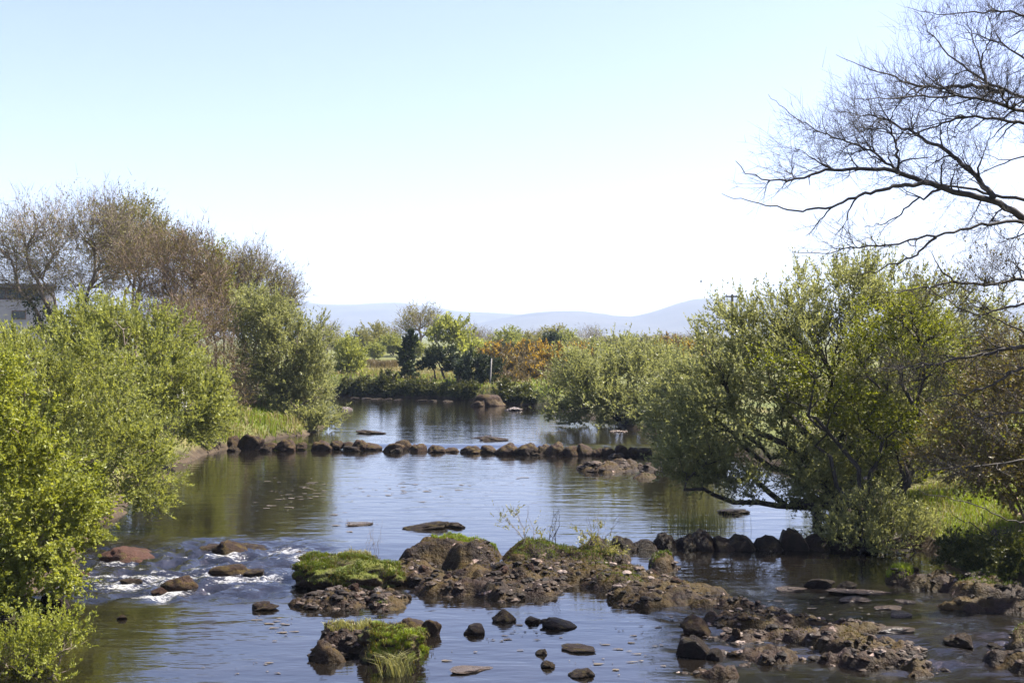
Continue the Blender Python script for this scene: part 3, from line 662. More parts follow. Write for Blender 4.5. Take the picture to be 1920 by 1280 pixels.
limb([(1871, 400), (1760, 350), (1650, 290), (1560, 200)], 22.5, 22, 0.03, 0.005, root=3, **k5)
limb([(1871, 460), (1700, 500), (1560, 520), (1430, 550), (1300, 570), (1180, 565)], 22.5, 21.5, 0.05, 0.005, root=3, **k5)
limb([(1871, 550), (1760, 620), (1640, 680), (1500, 690), (1400, 720)], 22.5, 21.5, 0.045, 0.006, root=2, **k5)
limb([(1871, 760), (1700, 790), (1560, 800), (1450, 780)], 22.5, 21.5, 0.03, 0.005, root=2, **k5)
limb([(1900, 985), (1750, 1010), (1600, 1020), (1480, 1035), (1350, 1030)], 22.3, 21.3, 0.028, 0.004, root=1, **k5)
limb([(1871, 1290), (1790, 1270), (1690, 1210), (1610, 1180), (1480, 1160), (1350, 1115)], 21.5, 20.8, 0.022, 0.004, root=1, **k5)
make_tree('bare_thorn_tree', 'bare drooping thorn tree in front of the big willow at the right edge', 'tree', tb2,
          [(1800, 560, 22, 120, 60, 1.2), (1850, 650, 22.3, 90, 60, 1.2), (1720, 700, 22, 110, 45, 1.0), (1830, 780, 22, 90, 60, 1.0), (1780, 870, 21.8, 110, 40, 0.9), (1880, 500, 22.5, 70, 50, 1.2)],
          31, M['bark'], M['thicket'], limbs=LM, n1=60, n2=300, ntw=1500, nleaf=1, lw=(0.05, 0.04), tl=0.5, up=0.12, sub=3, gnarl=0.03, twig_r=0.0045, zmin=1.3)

# ------------------------------------------------------------------ trees across the far bank
make_tree('ivy_column_tree', 'narrow dark ivy-clad tree standing on the far bank', 'tree', on_ground(768, 92.5),
          [(768, 640, 92.5, 13, 24, 0.6), (762, 675, 92.5, 17, 32, 0.8), (768, 712, 92.5, 15, 25, 0.7)], 40, M['bark'], M['ivy'], stems=3, n1=16, n2=110, ntw=900, nleaf=12, lw=(0.2, 0.14), tl=0.35, r0=0.14, up=0.2)
make_tree('evergreen_tree', 'dark evergreen tree with an arching crown over the far bank', 'tree', on_ground(836, 89.5),
          [(832, 668, 89.5, 40, 16, 1.3), (806, 684, 89.5, 20, 18, 0.9), (862, 684, 89.5, 24, 18, 1.0)], 41, M['bark'], M['evergreen'], stems=2, n1=20, n2=90, ntw=700, nleaf=14, lw=(0.22, 0.11), tl=0.45, r0=0.13, up=0.1, spread=0.5, zmin=2.4)
make_tree('evergreen_bush', 'dark rounded evergreen bush beside the pale post on the far bank', 'bush', on_ground(893, 86.5),
          [(893, 688, 86.5, 44, 24, 1.3), (878, 712, 86.5, 26, 26, 1), (915, 712, 86.5, 20, 26, 1)], 42, M['bark'], M['evergreen'], stems=5, n1=20, n2=120, ntw=900, nleaf=14, lw=(0.22, 0.11), tl=0.45, r0=0.1, up=0.25, spread=0.5)
make_tree('young_tree', 'fresh yellow-green tree behind the dark arching evergreen', 'tree', on_ground(845, 118),
          [(845, 615, 118, 34, 22, 1.8), (825, 635, 118, 26, 24, 1.8), (868, 640, 118, 26, 22, 1.8), (880, 660, 115, 28, 18, 1.6)], 43, M['bark_grey'], M['willow'], stems=3, n1=24, n2=140, ntw=900, nleaf=9, lw=(0.26, 0.17), tl=0.9, r0=0.13, up=0.4, twig_r=0.012)
make_tree('bare_tree', 'tall bare tree with a rounded crown against the hills', 'tree', on_ground(788, 165),
          [(790, 598, 165, 40, 20, 3), (765, 610, 165, 24, 22, 2.6), (815, 612, 165, 22, 20, 2.6)], 44, M['bark_grey'], M['fresh'], stems=1, n1=24, n2=240, ntw=1500, nleaf=2, lw=(0.25, 0.15), tl=1.5, r0=0.32, up=0.4, sub=1, twig_r=0.018, zmin=4.0)
make_tree('young_tree', 'small olive-green tree at the left end of the far bank', 'tree', on_ground(655, 97),
          [(655, 660, 97, 22, 28, 1.3), (648, 690, 97, 20, 24, 1.2), (668, 680, 97, 16, 30, 1.2)], 45, M['bark'], M['willow'], stems=4, n1=20, n2=110, ntw=800, nleaf=9, lw=(0.22, 0.1), tl=0.8, r0=0.08, up=0.6)
BR = np.random.default_rng(61); bank_pts = [(648, 91.4), (672, 90.9), (696, 90.4), (720, 90.0), (742, 89.5), (764, 89.0), (786, 88.6), (808, 88.1), (832, 87.5), (856, 86.9), (878, 86.2), (940, 82.5), (958, 81.0), (976, 79.5), (994, 78.0)]
for i, (px_, D) in enumerate(bank_pts):
    D = np.interp(XD(px_, D), [-14, -7, -2.4, 1.5], [90, 86.5, 83, 76]) + 0.25; hh = (0.15 + 0.85 * BR.uniform() ** 1.6) * (1.0 if px_ < 800 or px_ > 930 else 0.55); rx = BR.uniform(14, 22)
    cp = W(px_, 700, D); b_ = on_ground(px_, D + 0.3)
    make_tree('bramble_bush', '%s from the left of the dark bramble bushes hanging over the far bank' % ordinal(i), 'bush', b_, [((cp[0], D - 0.25, 0.8), (rx / FPX * D, 0.6, hh)), ((cp[0] + 0.3, D + 0.2, 0.6 + hh), (rx / FPX * D * 0.8, 0.8, hh * 0.8))], 60 + i, M['bark'], M['bramble'], stems=4, n1=10, n2=50, ntw=420, nleaf=10,
              lw=(0.17, 0.10), tl=0.35, r0=0.03, up=0.1, group='dark brambles along the far bank', px=False, zmin=0.25)
# gorse
for i, (px_, py_, D, rx, rz, fr, lab) in enumerate([
        (940, 672, 104, 36, 22, 0.30, 'gorse bush with orange-yellow flowers on top, leftmost of the gorse'), (995, 664, 112, 30, 20, 0.55, 'gorse bush with thick yellow crown of flowers left of the dark conifer'),
        (970, 695, 98, 40, 22, 0.08, 'brown gorse bush with hardly any flowers below the flowering ones'), (1040, 680, 100, 40, 20, 0.4, 'yellow-flowered gorse bush below the dark conifer'),
        (1010, 710, 92, 38, 22, 0.18, 'brown gorse bush with a few orange flowers beside the broad willow'), (1085, 668, 115, 30, 14, 0.6, 'low orange-flowered gorse bush behind the broad willow'),
        (1262, 652, 120, 34, 12, 0.7, 'orange gorse bush showing between the willows on the right'), (1300, 668, 100, 26, 16, 0.4, 'small gorse bush at the left shoulder of the big willow'),
        (958, 722, 88, 30, 12, 0.05, 'low dry brown gorse bush above the far bank boulder')]):
    make_tree('gorse_bush', lab, 'bush', on_ground(px_, D), [(px_, py_ - 5, D, rx * 1.25, rz * 1.2, 1.6), (px_ - rx * 0.3, py_ + rz * 0.6, D, rx * 0.8, rz * 0.8, 1.4)], 80 + i, M['bark_red'], M['gorse'], stems=5, n1=16, n2=110, ntw=1000, nleaf=10, lw=(0.2, 0.07), tl=0.5, r0=0.05, up=0.5,
              group='flowering gorse bushes', flowers=(M['gorse_flower'], fr * 1.25, 16, (0.12, 0.10), (CAM_H - (py_ - rz * 0.15 - HOR) / FPX * D) if fr > 0.1 else 1.5), spread=0.5)
make_tree('dark_conifer', 'dark green rounded conifer standing out above the gorse', 'tree', on_ground(1036, 135), [(1036, 643, 135, 19, 17, 1.5), (1045, 660, 135, 20, 12, 1.5)], 95, M['bark'], M['evergreen'], stems=2, n1=16, n2=90, ntw=800, nleaf=12, lw=(0.28, 0.15), tl=0.5, r0=0.12, up=0.3)

# hedgerow trees: three kinds, copied
def copy_tree(root, loc, rz, sc):
    r = root.copy(); COL.objects.link(r); r.location = loc; r.rotation_euler = (0, 0, rz); r.scale = sc
    for ch in root.children:
        c = ch.copy(); COL.objects.link(c); c.parent = r
    return r
HG = 'trees of the far hedgerows'
def proto(name, seed, bark, leaf, **k):
    return make_tree(name, '', 'tree', (0, 0, 0), [(np.array([0, 0, 4.6]), np.array([2.6, 2.6, 2.4])), (np.array([1.2, 0.4, 3.4]), np.array([2.0, 2.0, 2.0])), (np.array([-1.4, -0.3, 3.2]), np.array([1.9, 1.9, 1.9])), (np.array([0.3, 0.3, 2.0]), np.array([2.6, 2.2, 1.6]))], seed, bark, leaf, px=False, group=HG, **k)
PR = {'bare': proto('hedgerow_bare_tree', 201, M['bark_grey'], M['fresh'], stems=4, n1=30, n2=240, ntw=1500, nleaf=1, lw=(0.2, 0.12), tl=1.1, r0=0.16, up=0.4, sub=2, twig_r=0.017),
      'green': proto('hedgerow_green_tree', 202, M['bark_grey'], M['willow'], stems=4, n1=30, n2=180, ntw=1400, nleaf=10, lw=(0.28, 0.16), tl=0.7, r0=0.14, up=0.4, twig_r=0.012),
      'olive': proto('hedgerow_olive_tree', 203, M['bark_grey'], M['fresh'], stems=4, n1=30, n2=180, ntw=1400, nleaf=7, lw=(0.26, 0.14), tl=0.8, r0=0.14, up=0.5, twig_r=0.012)}
HR = [(560, 640, 190, 30, 'bare'), (612, 600, 210, 34, 'bare'), (640, 628, 180, 26, 'olive'), (676, 612, 200, 30, 'olive'), (706, 600, 205, 36, 'olive'), (735, 622, 170, 30, 'green'), (730, 606, 230, 34, 'bare'), (880, 604, 230, 26, 'bare'), (905, 612, 215, 26, 'bare'),
      (898, 632, 170, 26, 'green'), (925, 622, 190, 26, 'bare'), (955, 610, 180, 38, 'green'), (990, 618, 195, 30, 'olive'), (1015, 614, 230, 34, 'bare'), (1040, 606, 215, 40, 'olive'), (1062, 616, 200, 30, 'green'), (1107, 608, 260, 30, 'bare'), (1085, 632, 180, 28, 'olive'),
      (1140, 628, 220, 34, 'olive'), (1175, 624, 240, 36, 'green'), (1215, 624, 235, 34, 'olive'), (1250, 622, 225, 34, 'bare'), (1282, 622, 230, 32, 'bare'), (775, 634, 150, 28, 'green'), (815, 648, 140, 22, 'olive'), (700, 640, 150, 26, 'green'), (1330, 620, 230, 34, 'olive'), (1120, 640, 150, 30, 'green')]
used = set(); cnt = {}
HR.sort(key=lambda h: h[0])
rngh = np.random.default_rng(7)
for (px_, top, D, rx, kd) in HR:
    b = on_ground(px_, D); h = CAM_H + (HOR - top) / FPX * D - b[2]
    s = rx / FPX * D / 3.0; sz = h / 7.2
    cnt[kd] = cnt.get(kd, 0) + 1
    if kd in used: r = copy_tree(PR[kd], b, rngh.uniform(0, 6.28), (s, s, sz))
    else:
        r = PR[kd]; used.add(kd); r.location = b; r.scale = (s, s, sz)
    r['label'] = '%s from the left of the %s trees in the far hedgerow' % (ordinal(cnt[kd] - 1), {'bare': 'bare brown', 'green': 'leafy green', 'olive': 'pale olive budding'}[kd])

# ------------------------------------------------------------------ rocks
def ico(sub):
    t = (1 + 5 ** 0.5) / 2
    V = [(-1, t, 0), (1, t, 0), (-1, -t, 0), (1, -t, 0), (0, -1, t), (0, 1, t), (0, -1, -t), (0, 1, -t), (t, 0, -1), (t, 0, 1), (-t, 0, -1), (-t, 0, 1)]
    F = [(0, 11, 5), (0, 5, 1), (0, 1, 7), (0, 7, 10), (0, 10, 11), (1, 5, 9), (5, 11, 4), (11, 10, 2), (10, 7, 6), (7, 1, 8), (3, 9, 4), (3, 4, 2), (3, 2, 6), (3, 6, 8), (3, 8, 9), (4, 9, 5), (2, 4, 11), (6, 2, 10), (8, 6, 7), (9, 8, 1)]
    V = [np.array(v) / np.linalg.norm(v) for v in V]
    for _ in range(sub):
        mid, nf = {}, []
        def m(a, b):
            k = (min(a, b), max(a, b))
            if k not in mid:
                v = V[a] + V[b]; V.append(v / np.linalg.norm(v)); mid[k] = len(V) - 1
            return mid[k]
        for a, b, c in F:
            x, y, z = m(a, b), m(b, c), m(c, a); nf += [(a, x, z), (b, y, x), (c, z, y), (x, y, z)]
        F = nf
    return np.array(V), np.array(F)
ICO = {s: ico(s) for s in (2, 3, 4)}
def rock_mesh(name, seed, sub=3, rough=0.26, planes=6, flat=1.0, fine=0.09):
    rng = np.random.default_rng(seed); V, F = ICO[sub]
    V = V * (1 + rough * fbm(V * 1.2 + seed * 3.7, 2, seed) + fine * fbm(V * 5 + seed, 3, seed + 9))[:, None]
    for _ in range(planes):
        n = norm(rng.normal(size=3)); d = rng.uniform(0.62, 0.85); q = V @ n
        V = V - np.maximum(q - d, 0)[:, None] * n * 0.85
    V[:, 2] *= flat
    V[:, 2] = np.where(V[:, 2] < -0.35, -0.35 - (V[:, 2] + 0.35) * 0.2 * -1, V[:, 2])
    return mesh_from(name, V, [F], True)
RB = [rock_mesh('boulder', 300 + i, 3, 0.26, 6, 1.0, 0.10) for i in range(7)]
RS = [rock_mesh('stone', 330 + i, 3, 0.32, 5, 1.0, 0.14) for i in range(8)]
RF = [rock_mesh('flat_stone', 350 + i, 3, 0.42, 3, 0.5, 0.12) for i in range(6)]
rk = np.random.default_rng(99)
MESHMAT = {}
def rock(name, label, cat, meshes, mat, loc, w, d, h, group=None, rz=None, pick=None):
    """w, d, h in metres; loc is where it meets the water or ground"""
    me = meshes[int(rk.integers(len(meshes)))] if pick is None else meshes[pick]
    key = (me.name, mat.name)
    if key not in MESHMAT:
        c = me.copy(); c.materials.clear(); c.materials.append(mat); MESHMAT[key] = c
    o = bpy.data.objects.new(name, MESHMAT[key]); COL.objects.link(o)
    o.location = (loc[0], loc[1], loc[2] + 0.02); o.scale = (w / 2, d / 2, h * 1.05)
    o.rotation_euler = (rk.normal() * 0.06, rk.normal() * 0.06, rk.uniform(-0.5, 0.5) + (math.pi if rk.uniform() < .5 else 0) if rz is None else rz)
    if label: tag(o, label, cat, group)
    return o
# the far boulder row
ROW = [(155, 120, 165, 55), (225, 120, 178, 98), (310, 148, 172, 60), (375, 138, 175, 64), (430, 145, 170, 46), (515, 140, 180, 74), (575, 145, 170, 46), (622, 142, 170, 48), (665, 140, 172, 64), (715, 152, 180, 62),
       (800, 145, 186, 74), (838, 142, 174, 60), (897, 149, 185, 68), (972, 160, 188, 74), (1040, 171, 188, 44), (1120, 165, 192, 72), (1187, 160, 191, 62), (1258, 143, 196, 82), (1337, 147, 198, 90), (1405, 149, 198, 62), (1457, 149, 203, 68),
       (1515, 154, 203, 62), (1572, 154, 203, 56), (1622, 168, 203, 48), (1667, 164, 203, 56), (1720, 159, 203, 50), (1765, 170, 201, 54), (1815, 172, 203, 50)]
for i, (zx, zt, zb, w) in enumerate(ROW):
    px_, pb, pt = 360 + zx * 0.46875, 760 + zb * 0.46875, 760 + zt * 0.46875
    zb_ = 0.2 if zb < 176 and zx < 720 else 0.1
    g = G(px_, pb, zb_); D = g[1]; ww = w * 0.46875 / FPX * D; h = (pb - pt) / FPX * D
    rock('boulder', '%s boulder from the left in the far row across the river' % ordinal(i), 'boulder', RB, M['boulder'], (g[0], D + 0.35, zb_), ww * rk.uniform(1.15, 1.45), ww * rk.uniform(1.0, 1.3), h * rk.uniform(0.75, 1.0), 'far row of boulders across the river')
for i, (px_, py_, w, h) in enumerate([(660, 846, 36, 10), (500, 846, 28, 8), (545, 843, 24, 7), (437, 845, 30, 9), (1000, 853, 22, 6), (930, 850, 18, 6), (745, 848, 24, 7), (1155, 857, 30, 7)]):
    g = G(px_, py_, 0.1); rock('stone', '%s from the left of the small stones at the foot of the far boulder row' % ordinal(sorted([437, 500, 545, 660, 745, 930, 1000, 1155]).index(px_)), 'stone', RS, M['stone'], g, w / FPX * g[1], w / FPX * g[1] * .8, h / FPX * g[1], 'stones below the far boulder row')
# the near row at right, running into the shade
for i, (px_, w, h) in enumerate([(1118, 34, 36), (1163, 44, 40), (1207, 40, 40), (1246, 36, 42), (1285, 34, 40), (1321, 38, 46), (1356, 36, 44), (1395, 42, 44), (1440, 46, 46), (1486, 44, 48), (1530, 46, 46), (1578, 48, 48), (1626, 46, 46)]):
    D = 25.4 + 0.02 * i; x = XD(px_, D)
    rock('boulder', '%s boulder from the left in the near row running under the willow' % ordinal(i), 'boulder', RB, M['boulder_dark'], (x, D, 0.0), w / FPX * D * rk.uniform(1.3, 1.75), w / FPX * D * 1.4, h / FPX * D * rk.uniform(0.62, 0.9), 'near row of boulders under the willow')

# rock shoals as height fields
def worley(x, y, s, seed):
    x, y = x * s, y * s; ix, iy = np.floor(x).astype(np.int64), np.floor(y).astype(np.int64); best = np.full(x.shape, 9.0); hh = np.zeros(x.shape)
    for dx in (-1, 0, 1):
        for dy in (-1, 0, 1):
            cx, cy_ = ix + dx, iy + dy
            a = _hash(cx, cy_, cx * 0, seed) * 0.45 + 0.5; b = _hash(cx, cy_, cx * 0 + 1, seed) * 0.45 + 0.5
            d = np.hypot(cx + a - x, cy_ + b - y); m = d < best
            best = np.where(m, d, best); hh = np.where(m, _hash(cx, cy_, cx * 0 + 2, seed), hh)
    return best, hh
def lumps(x, y, s, seed):
    d, h = worley(x + 0.25 / s * fbm2(x, y, s * 1.3, 2, seed + 8), y, s, seed)
    return np.sqrt(np.clip(1 - (d / 0.62) ** 2, 0, 1)) * (0.65 + 0.35 * h)
def shoal(name, label, x0, x1, y0, y1, step, bumps, mat, seed, wz, amp=0.10):
    xs = np.arange(x0, x1, step); ys = np.arange(y0, y1, step); XX, YY = np.meshgrid(xs, ys)
    wxn = XX + 0.28 * fbm2(XX, YY, 1.1, 3, seed); wyn = YY + 0.22 * fbm2(XX, YY, 1.1, 3, seed + 20)
    H = np.full_like(XX, -0.30)
    for px_, D, rx, ry, h, p in bumps:
        cx = XD(px_, D); r = np.sqrt(((wxn - cx) / (rx / FPX * D)) ** 2 + ((wyn - D) / ry) ** 2)
        b = -0.30 + (h + 0.30) * np.clip(1 - r ** p, 0, 1)
        k = 0.06; m_ = np.maximum(H, b); H = m_ + k * np.exp(-np.abs(H - b) / k) * 0.4 * (b > -0.29)
    rid = 1 - np.abs(fbm2(XX * 0.8, YY * 1.5, 2.6, 4, seed + 3))
    lump = amp * (rid - 0.62) * 0.9 + amp * 0.9 * (lumps(XX, YY * 1.25, 2.2, seed) - 0.45) + amp * 0.5 * (lumps(XX, YY * 1.2, 5.0, seed + 1) - 0.45) + 0.03 * fbm2(XX, YY, 9.0, 3, seed + 4)
    H = H + lump * sstep(-0.28, 0.02, H) + wz
    F = grid_faces(len(xs), len(ys)); keep = (H.ravel()[F].max(1) > wz - 0.16)
    V = np.stack([XX, YY, H], -1).reshape(-1, 3); F = F[keep]
    u, inv = np.unique(F.ravel(), return_inverse=True)
    o = obj(name, mesh_from(name, V[u], [inv.reshape(-1, 4)], True), mat)
    o['kind'] = 'structure'; o['label'] = label
    return lambda x, y: H[np.clip(((np.asarray(y) - y0) / step).astype(int), 0, len(ys) - 1), np.clip(((np.asarray(x) - x0) / step).astype(int), 0, len(xs) - 1)]
isl = shoal('rock_islet', 'peaty rock islet in mid river in front of the pool', -5.0, 4.6, 15.6, 26.6, 0.045, [
    (840, 24.6, 110, 0.8, 0.46, 3), (885, 23.7, 75, 0.6, 0.50, 3), (790, 24.4, 62, 0.6, 0.34, 3), (1010, 24.4, 95, 0.75, 0.42, 3), (1110, 24.2, 85, 0.7, 0.30, 3), (1238, 23.7, 45, 0.5, 0.30, 3),
    (960, 22.5, 150, 1.1, 0.24, 3), (1060, 23.0, 170, 1.1, 0.2, 3), (1180, 22.4, 140, 1.1, 0.22, 3), (1260, 21.3, 125, 0.9, 0.2, 3), (1180, 21.2, 60, 0.5, 0.14, 3), (870, 21.6, 90, 0.8, 0.22, 3), (930, 21.2, 70, 0.5, 0.16, 3), (760, 23.0, 75, 1.1, 0.18, 3), (800, 22.4, 60, 0.6, 0.16, 3),
    (640, 20.7, 95, 0.8, 0.12, 3), (735, 20.5, 60, 0.7, 0.14, 3), (640, 24.6, 60, 0.5, 0.10, 2.5), (655, 18.0, 90, 0.8, 0.2, 3), (605, 17.0, 42, 0.28, 0.17, 3), (1220, 20.6, 80, 0.5, 0.13, 3), (1000, 21.4, 60, 0.4, 0.12, 3)], M['islet'], 3, 0.065)
bar = shoal('rubble_bar', 'low wet rubble bar at the lower right of the river', 2.6, 8.2, 15.2, 21.6, 0.045, [
    (1400, 19.2, 95, 0.45, 0.12, 3), (1360, 20.4, 85, 0.5, 0.13, 3), (1440, 19.8, 60, 0.3, 0.08, 3), (1580, 17.8, 105, 0.5, 0.22, 3), (1480, 18.2, 110, 0.5, 0.14, 3), (1440, 17.2, 110, 0.45, 0.10, 3), (1640, 16.9, 140, 0.4, 0.16, 3), (1740, 16.5, 80, 0.3, 0.12, 3), (1540, 19.0, 60, 0.3, 0.07, 3), (1330, 16.4, 60, 0.3, 0.09, 3), (1500, 19.4, 95, 0.4, 0.07, 3), (1610, 18.8, 60, 0.35, 0.06, 3), (1700, 17.5, 60, 0.3, 0.09, 3), (1380, 18.2, 70, 0.45, 0.09, 3), (1330, 20.8, 60, 0.4, 0.12, 3)], M['islet'], 13, 0.03, 0.12)
ledge = shoal('rock_ledge', 'mossy rock ledge along the foot of the right bank', 6.0, 11.5, 15.2, 24.2, 0.05, [
    (1680, 22.5, 42, 0.5, 0.24, 3), (1760, 22.0, 75, 0.6, 0.2, 3), (1850, 21.6, 90, 0.8, 0.26, 3), (1800, 20.5, 110, 0.45, 0.12, 3), (1900, 20.2, 70, 0.6, 0.16, 3), (1905, 17.9, 50, 0.5, 0.22, 3), (1925, 16.6, 60, 0.6, 0.18, 3)], M['islet'], 23, 0.03)
upper = shoal('rock_shoal', 'low rock shoal below the right end of the far boulder row', 1.0, 10.5, 36.5, 43.5, 0.09, [
    (1130, 40.6, 75, 1.0, 0.2, 3), (1170, 41.6, 40, 0.6, 0.28, 3), (1210, 38.3, 36, 0.5, 0.14, 2.5), (1230, 41.0, 60, 0.7, 0.16, 2.5), (1085, 41.0, 30, 0.5, 0.12, 3)], M['islet'], 33, 0.11, 0.15)

def blades(rng, pos, h, w, lean, dirv=None):
    n = len(pos); a = rng.uniform(0, 2 * np.pi, n)
    s = np.stack([np.cos(a), np.sin(a), np.zeros(n)], -1) * (np.asarray(w) * 0.5)[:, None]
    b = rng.uniform(0, 2 * np.pi, n); l = np.stack([np.cos(b), np.sin(b), np.zeros(n)], -1) * (lean * h * rng.uniform(0.2, 1, n))[:, None]
    if dirv is not None: l = dirv * (lean * h)[:, None]
    up = np.zeros((n, 3)); up[:, 2] = h
    mid = pos + up * 0.6 + l * 0.3; tip = pos + up * (1 - 0.25 * min(lean, 1.2)) + l
    V = np.stack([pos - s, pos + s, mid - s * 0.7, mid + s * 0.7, tip], 1).reshape(-1, 3)
    k = np.arange(n)[:, None] * 5
    return V, (k + np.array([[0, 1, 3, 2]])), (k + np.array([[2, 3, 4]]))
def grass_obj(name, pos, h, w, lean, mat, seed, parent=None, origin=(0, 0, 0), dirv=None):
    rng = np.random.default_rng(seed)
    v, q, t = blades(rng, pos, h, w, lean, dirv)
    o = obj(name, mesh_from(name, v - np.asarray(origin), [q, t]), mat, parent); o['kind'] = 'stuff'; return o

# two big mossy blocks
def big_block(name, label, px_, D, w, d, h, seed, mat, capmat, cap_n, cap_front):
    V, F = ICO[4]; q = V.copy(); rng = np.random.default_rng(seed)
    q = np.sign(q) * np.abs(q) ** 0.8
    q = q * (1.08 + 0.30 * fbm(V * 1.9 + seed, 3, seed) + 0.07 * fbm(V * 6, 3, seed + 2))[:, None]
    q = q * np.array([w / 2, d / 2, h * 0.62]); q[:, 2] += h * 0.34
    loc = np.array([XD(px_, D), D, 0.0])
    root = empty(name, loc); tag(root, label, 'boulder')
    obj('rock', mesh_from('rock', q, [F], True), mat, root)
    fn = np.cross(q[F[:, 1]] - q[F[:, 0]], q[F[:, 2]] - q[F[:, 0]]); ar = np.linalg.norm(fn, axis=1); fn = fn / ar[:, None]; cen = q[F].mean(1)
    wgt = ar * ((fn[:, 2] > 0.05) & cap_front(cen)) * np.clip(0.1 + 2.0 * fbm(cen * 3.2, 3, seed + 5), 0.03, 1) ; k = rng.choice(len(F), cap_n, p=wgt / wgt.sum())
    pos = (q[F[k]] * rng.dirichlet((1, 1, 1), cap_n)[:, :, None]).sum(1)
    cl = 0.5 + 0.5 * fbm(pos * 4, 3, seed)
    grass_obj('moss_cap', pos - [0, 0, 0.01], 0.03 + 0.12 * np.clip(cl, 0, 1) * rng.uniform(0.2, 1, cap_n), np.full(cap_n, 0.02), 1.1, capmat, seed, root)
    k = rng.random(cap_n) < 0.25; pg = pos[k] + rng.normal(size=(k.sum(), 3)) * [0.05, 0.05, 0.0]
    grass_obj('dry_moss', pg - [0, 0, 0.01], rng.uniform(0.03, 0.10, len(pg)), np.full(len(pg), 0.016), 1.0, M['gold_moss'], seed + 1, root)
    return root
big_block('mossy_boulder', 'wide moss-topped boulder with a dark face beside the rapids', 652, 22.3, 1.95, 1.3, 0.50, 406, M['moss_rock'], M['moss_blade'], 9000, lambda c: c[:, 2] > 0.1)
big_block('mossy_boulder', 'block with a bright green moss cap and dark face nearest the camera', 735, 17.3, 0.98, 0.75, 0.42, 402, M['moss_rock'], M['grass'], 5500, lambda c: c[:, 0] > -0.30)

def patch(fz, px_, D, rx, ry, n, rng, zoff=0.0):
    u = norm(rng.normal(size=(n, 2))) * np.sqrt(rng.uniform(0, 1, (n, 1)))
    x = XD(px_, D) + u[:, 0] * rx; y = D + u[:, 1] * ry
    return np.stack([x, y, fz(x, y) - 0.01 + zoff], -1)
rg = np.random.default_rng(55)
for px_, D, rx, ry, n, m_, lab in [(870, 24.7, 0.75, 0.3, 2600, 'grass', 'bright green moss along the crest of the islet'), (1010, 24.2, 0.7, 0.5, 2400, 'moss_blade', 'dark moss around the saplings on the islet'), (1110, 23.9, 0.6, 0.45, 1500, 'moss_blade', 'moss below the second sapling on the islet'),
                                  (1225, 23.7, 0.4, 0.3, 1200, 'moss_blade', 'moss on the right mound of the islet'), (640, 24.6, 0.7, 0.4, 1300, 'sedge', 'yellowish grass on the low rock behind the mossy boulder'), (660, 18.2, 0.5, 0.5, 1400, 'sedge', 'thin yellow-green grass beside the near mossy block'),
                                  (700, 20.1, 0.3, 0.25, 300, 'grass', 'small green weeds above the near mossy block')]:
    p = patch(isl, px_, D, rx, ry, n, rg); p = p[p[:, 2] > 0.05]
    if len(p) < 20: continue
    o = grass_obj('moss' if 'moss' in lab else 'grass', p, rg.uniform(0.03, 0.10, len(p)) * (1.7 if m_ == 'sedge' else 1), np.full(len(p), 0.014), 0.8, M[m_], 56 + int(px_)); o['label'] = lab; o['category'] = 'moss' if 'moss' in lab else 'grass'
gold = [patch(isl, a_, b_, c_, d_, n_, rg) for a_, b_, c_, d_, n_ in [(880, 23.6, 1.5, 1.2, 5000), (1080, 23.2, 1.8, 1.3, 6500), (1210, 22.2, 1.3, 1.2, 4000), (930, 22.2, 1.2, 0.8, 2500), (720, 22.6, 0.8, 1.0, 1500)]]
p = np.concatenate(gold); p = p[(p[:, 2] > 0.13) & (fbm2(p[:, 0], p[:, 1], 2.0, 3, 88) > -0.05)]
o = grass_obj('moss', p, rg.uniform(0.02, 0.06, len(p)), np.full(len(p), 0.016), 1.1, M['gold_moss'], 57); tag(o, 'golden-brown moss spread over the rock islet', 'moss')
p = np.concatenate([patch(bar, 1580, 17.8, 0.8, 0.4, 1800, rg), patch(bar, 1480, 18.2, 0.8, 0.4, 900, rg), patch(bar, 1400, 19.2, 0.6, 0.4, 700, rg)]); p = p[(p[:, 2] > 0.07) & (fbm2(p[:, 0], p[:, 1], 2.2, 3, 89) > 0.0)]
o = grass_obj('moss', p, rg.uniform(0.02, 0.05, len(p)), np.full(len(p), 0.014), 1.1, M['gold_moss'], 58); tag(o, 'brown-green moss on the humps of the rubble bar', 'moss')
p = patch(isl, 1180, 22.2, 1.3, 1.0, 5000, rg); p = p[(p[:, 2] > 0.12) & (fbm2(p[:, 0], p[:, 1], 1.7, 3, 90) > 0.3)]
o = grass_obj('moss', p, rg.uniform(0.02, 0.07, len(p)), np.full(len(p), 0.014), 1.0, M['moss_blade'], 59); tag(o, 'small green moss patches on the right slope of the islet', 'moss')
p = patch(ledge, 1680, 22.5, 0.35, 0.3, 1200, rg); p = p[p[:, 2] > 0.08]
o = grass_obj('grass', p, rg.uniform(0.05, 0.14, len(p)), np.full(len(p), 0.015), 0.7, M['grass'], 71); tag(o, 'bright grass tuft on the tip of the right rock ledge', 'grass')
p = np.concatenate([patch(ledge, 1860, 21.6, 0.7, 0.5, 1500, rg), patch(ledge, 1905, 17.9, 0.4, 0.4, 600, rg)]); p = p[p[:, 2] > 0.12]
o = grass_obj('moss', p, rg.uniform(0.03, 0.08, len(p)), np.full(len(p), 0.014), 0.8, M['moss_blade'], 72); tag(o, 'moss on the rock ledge at the right edge', 'moss')

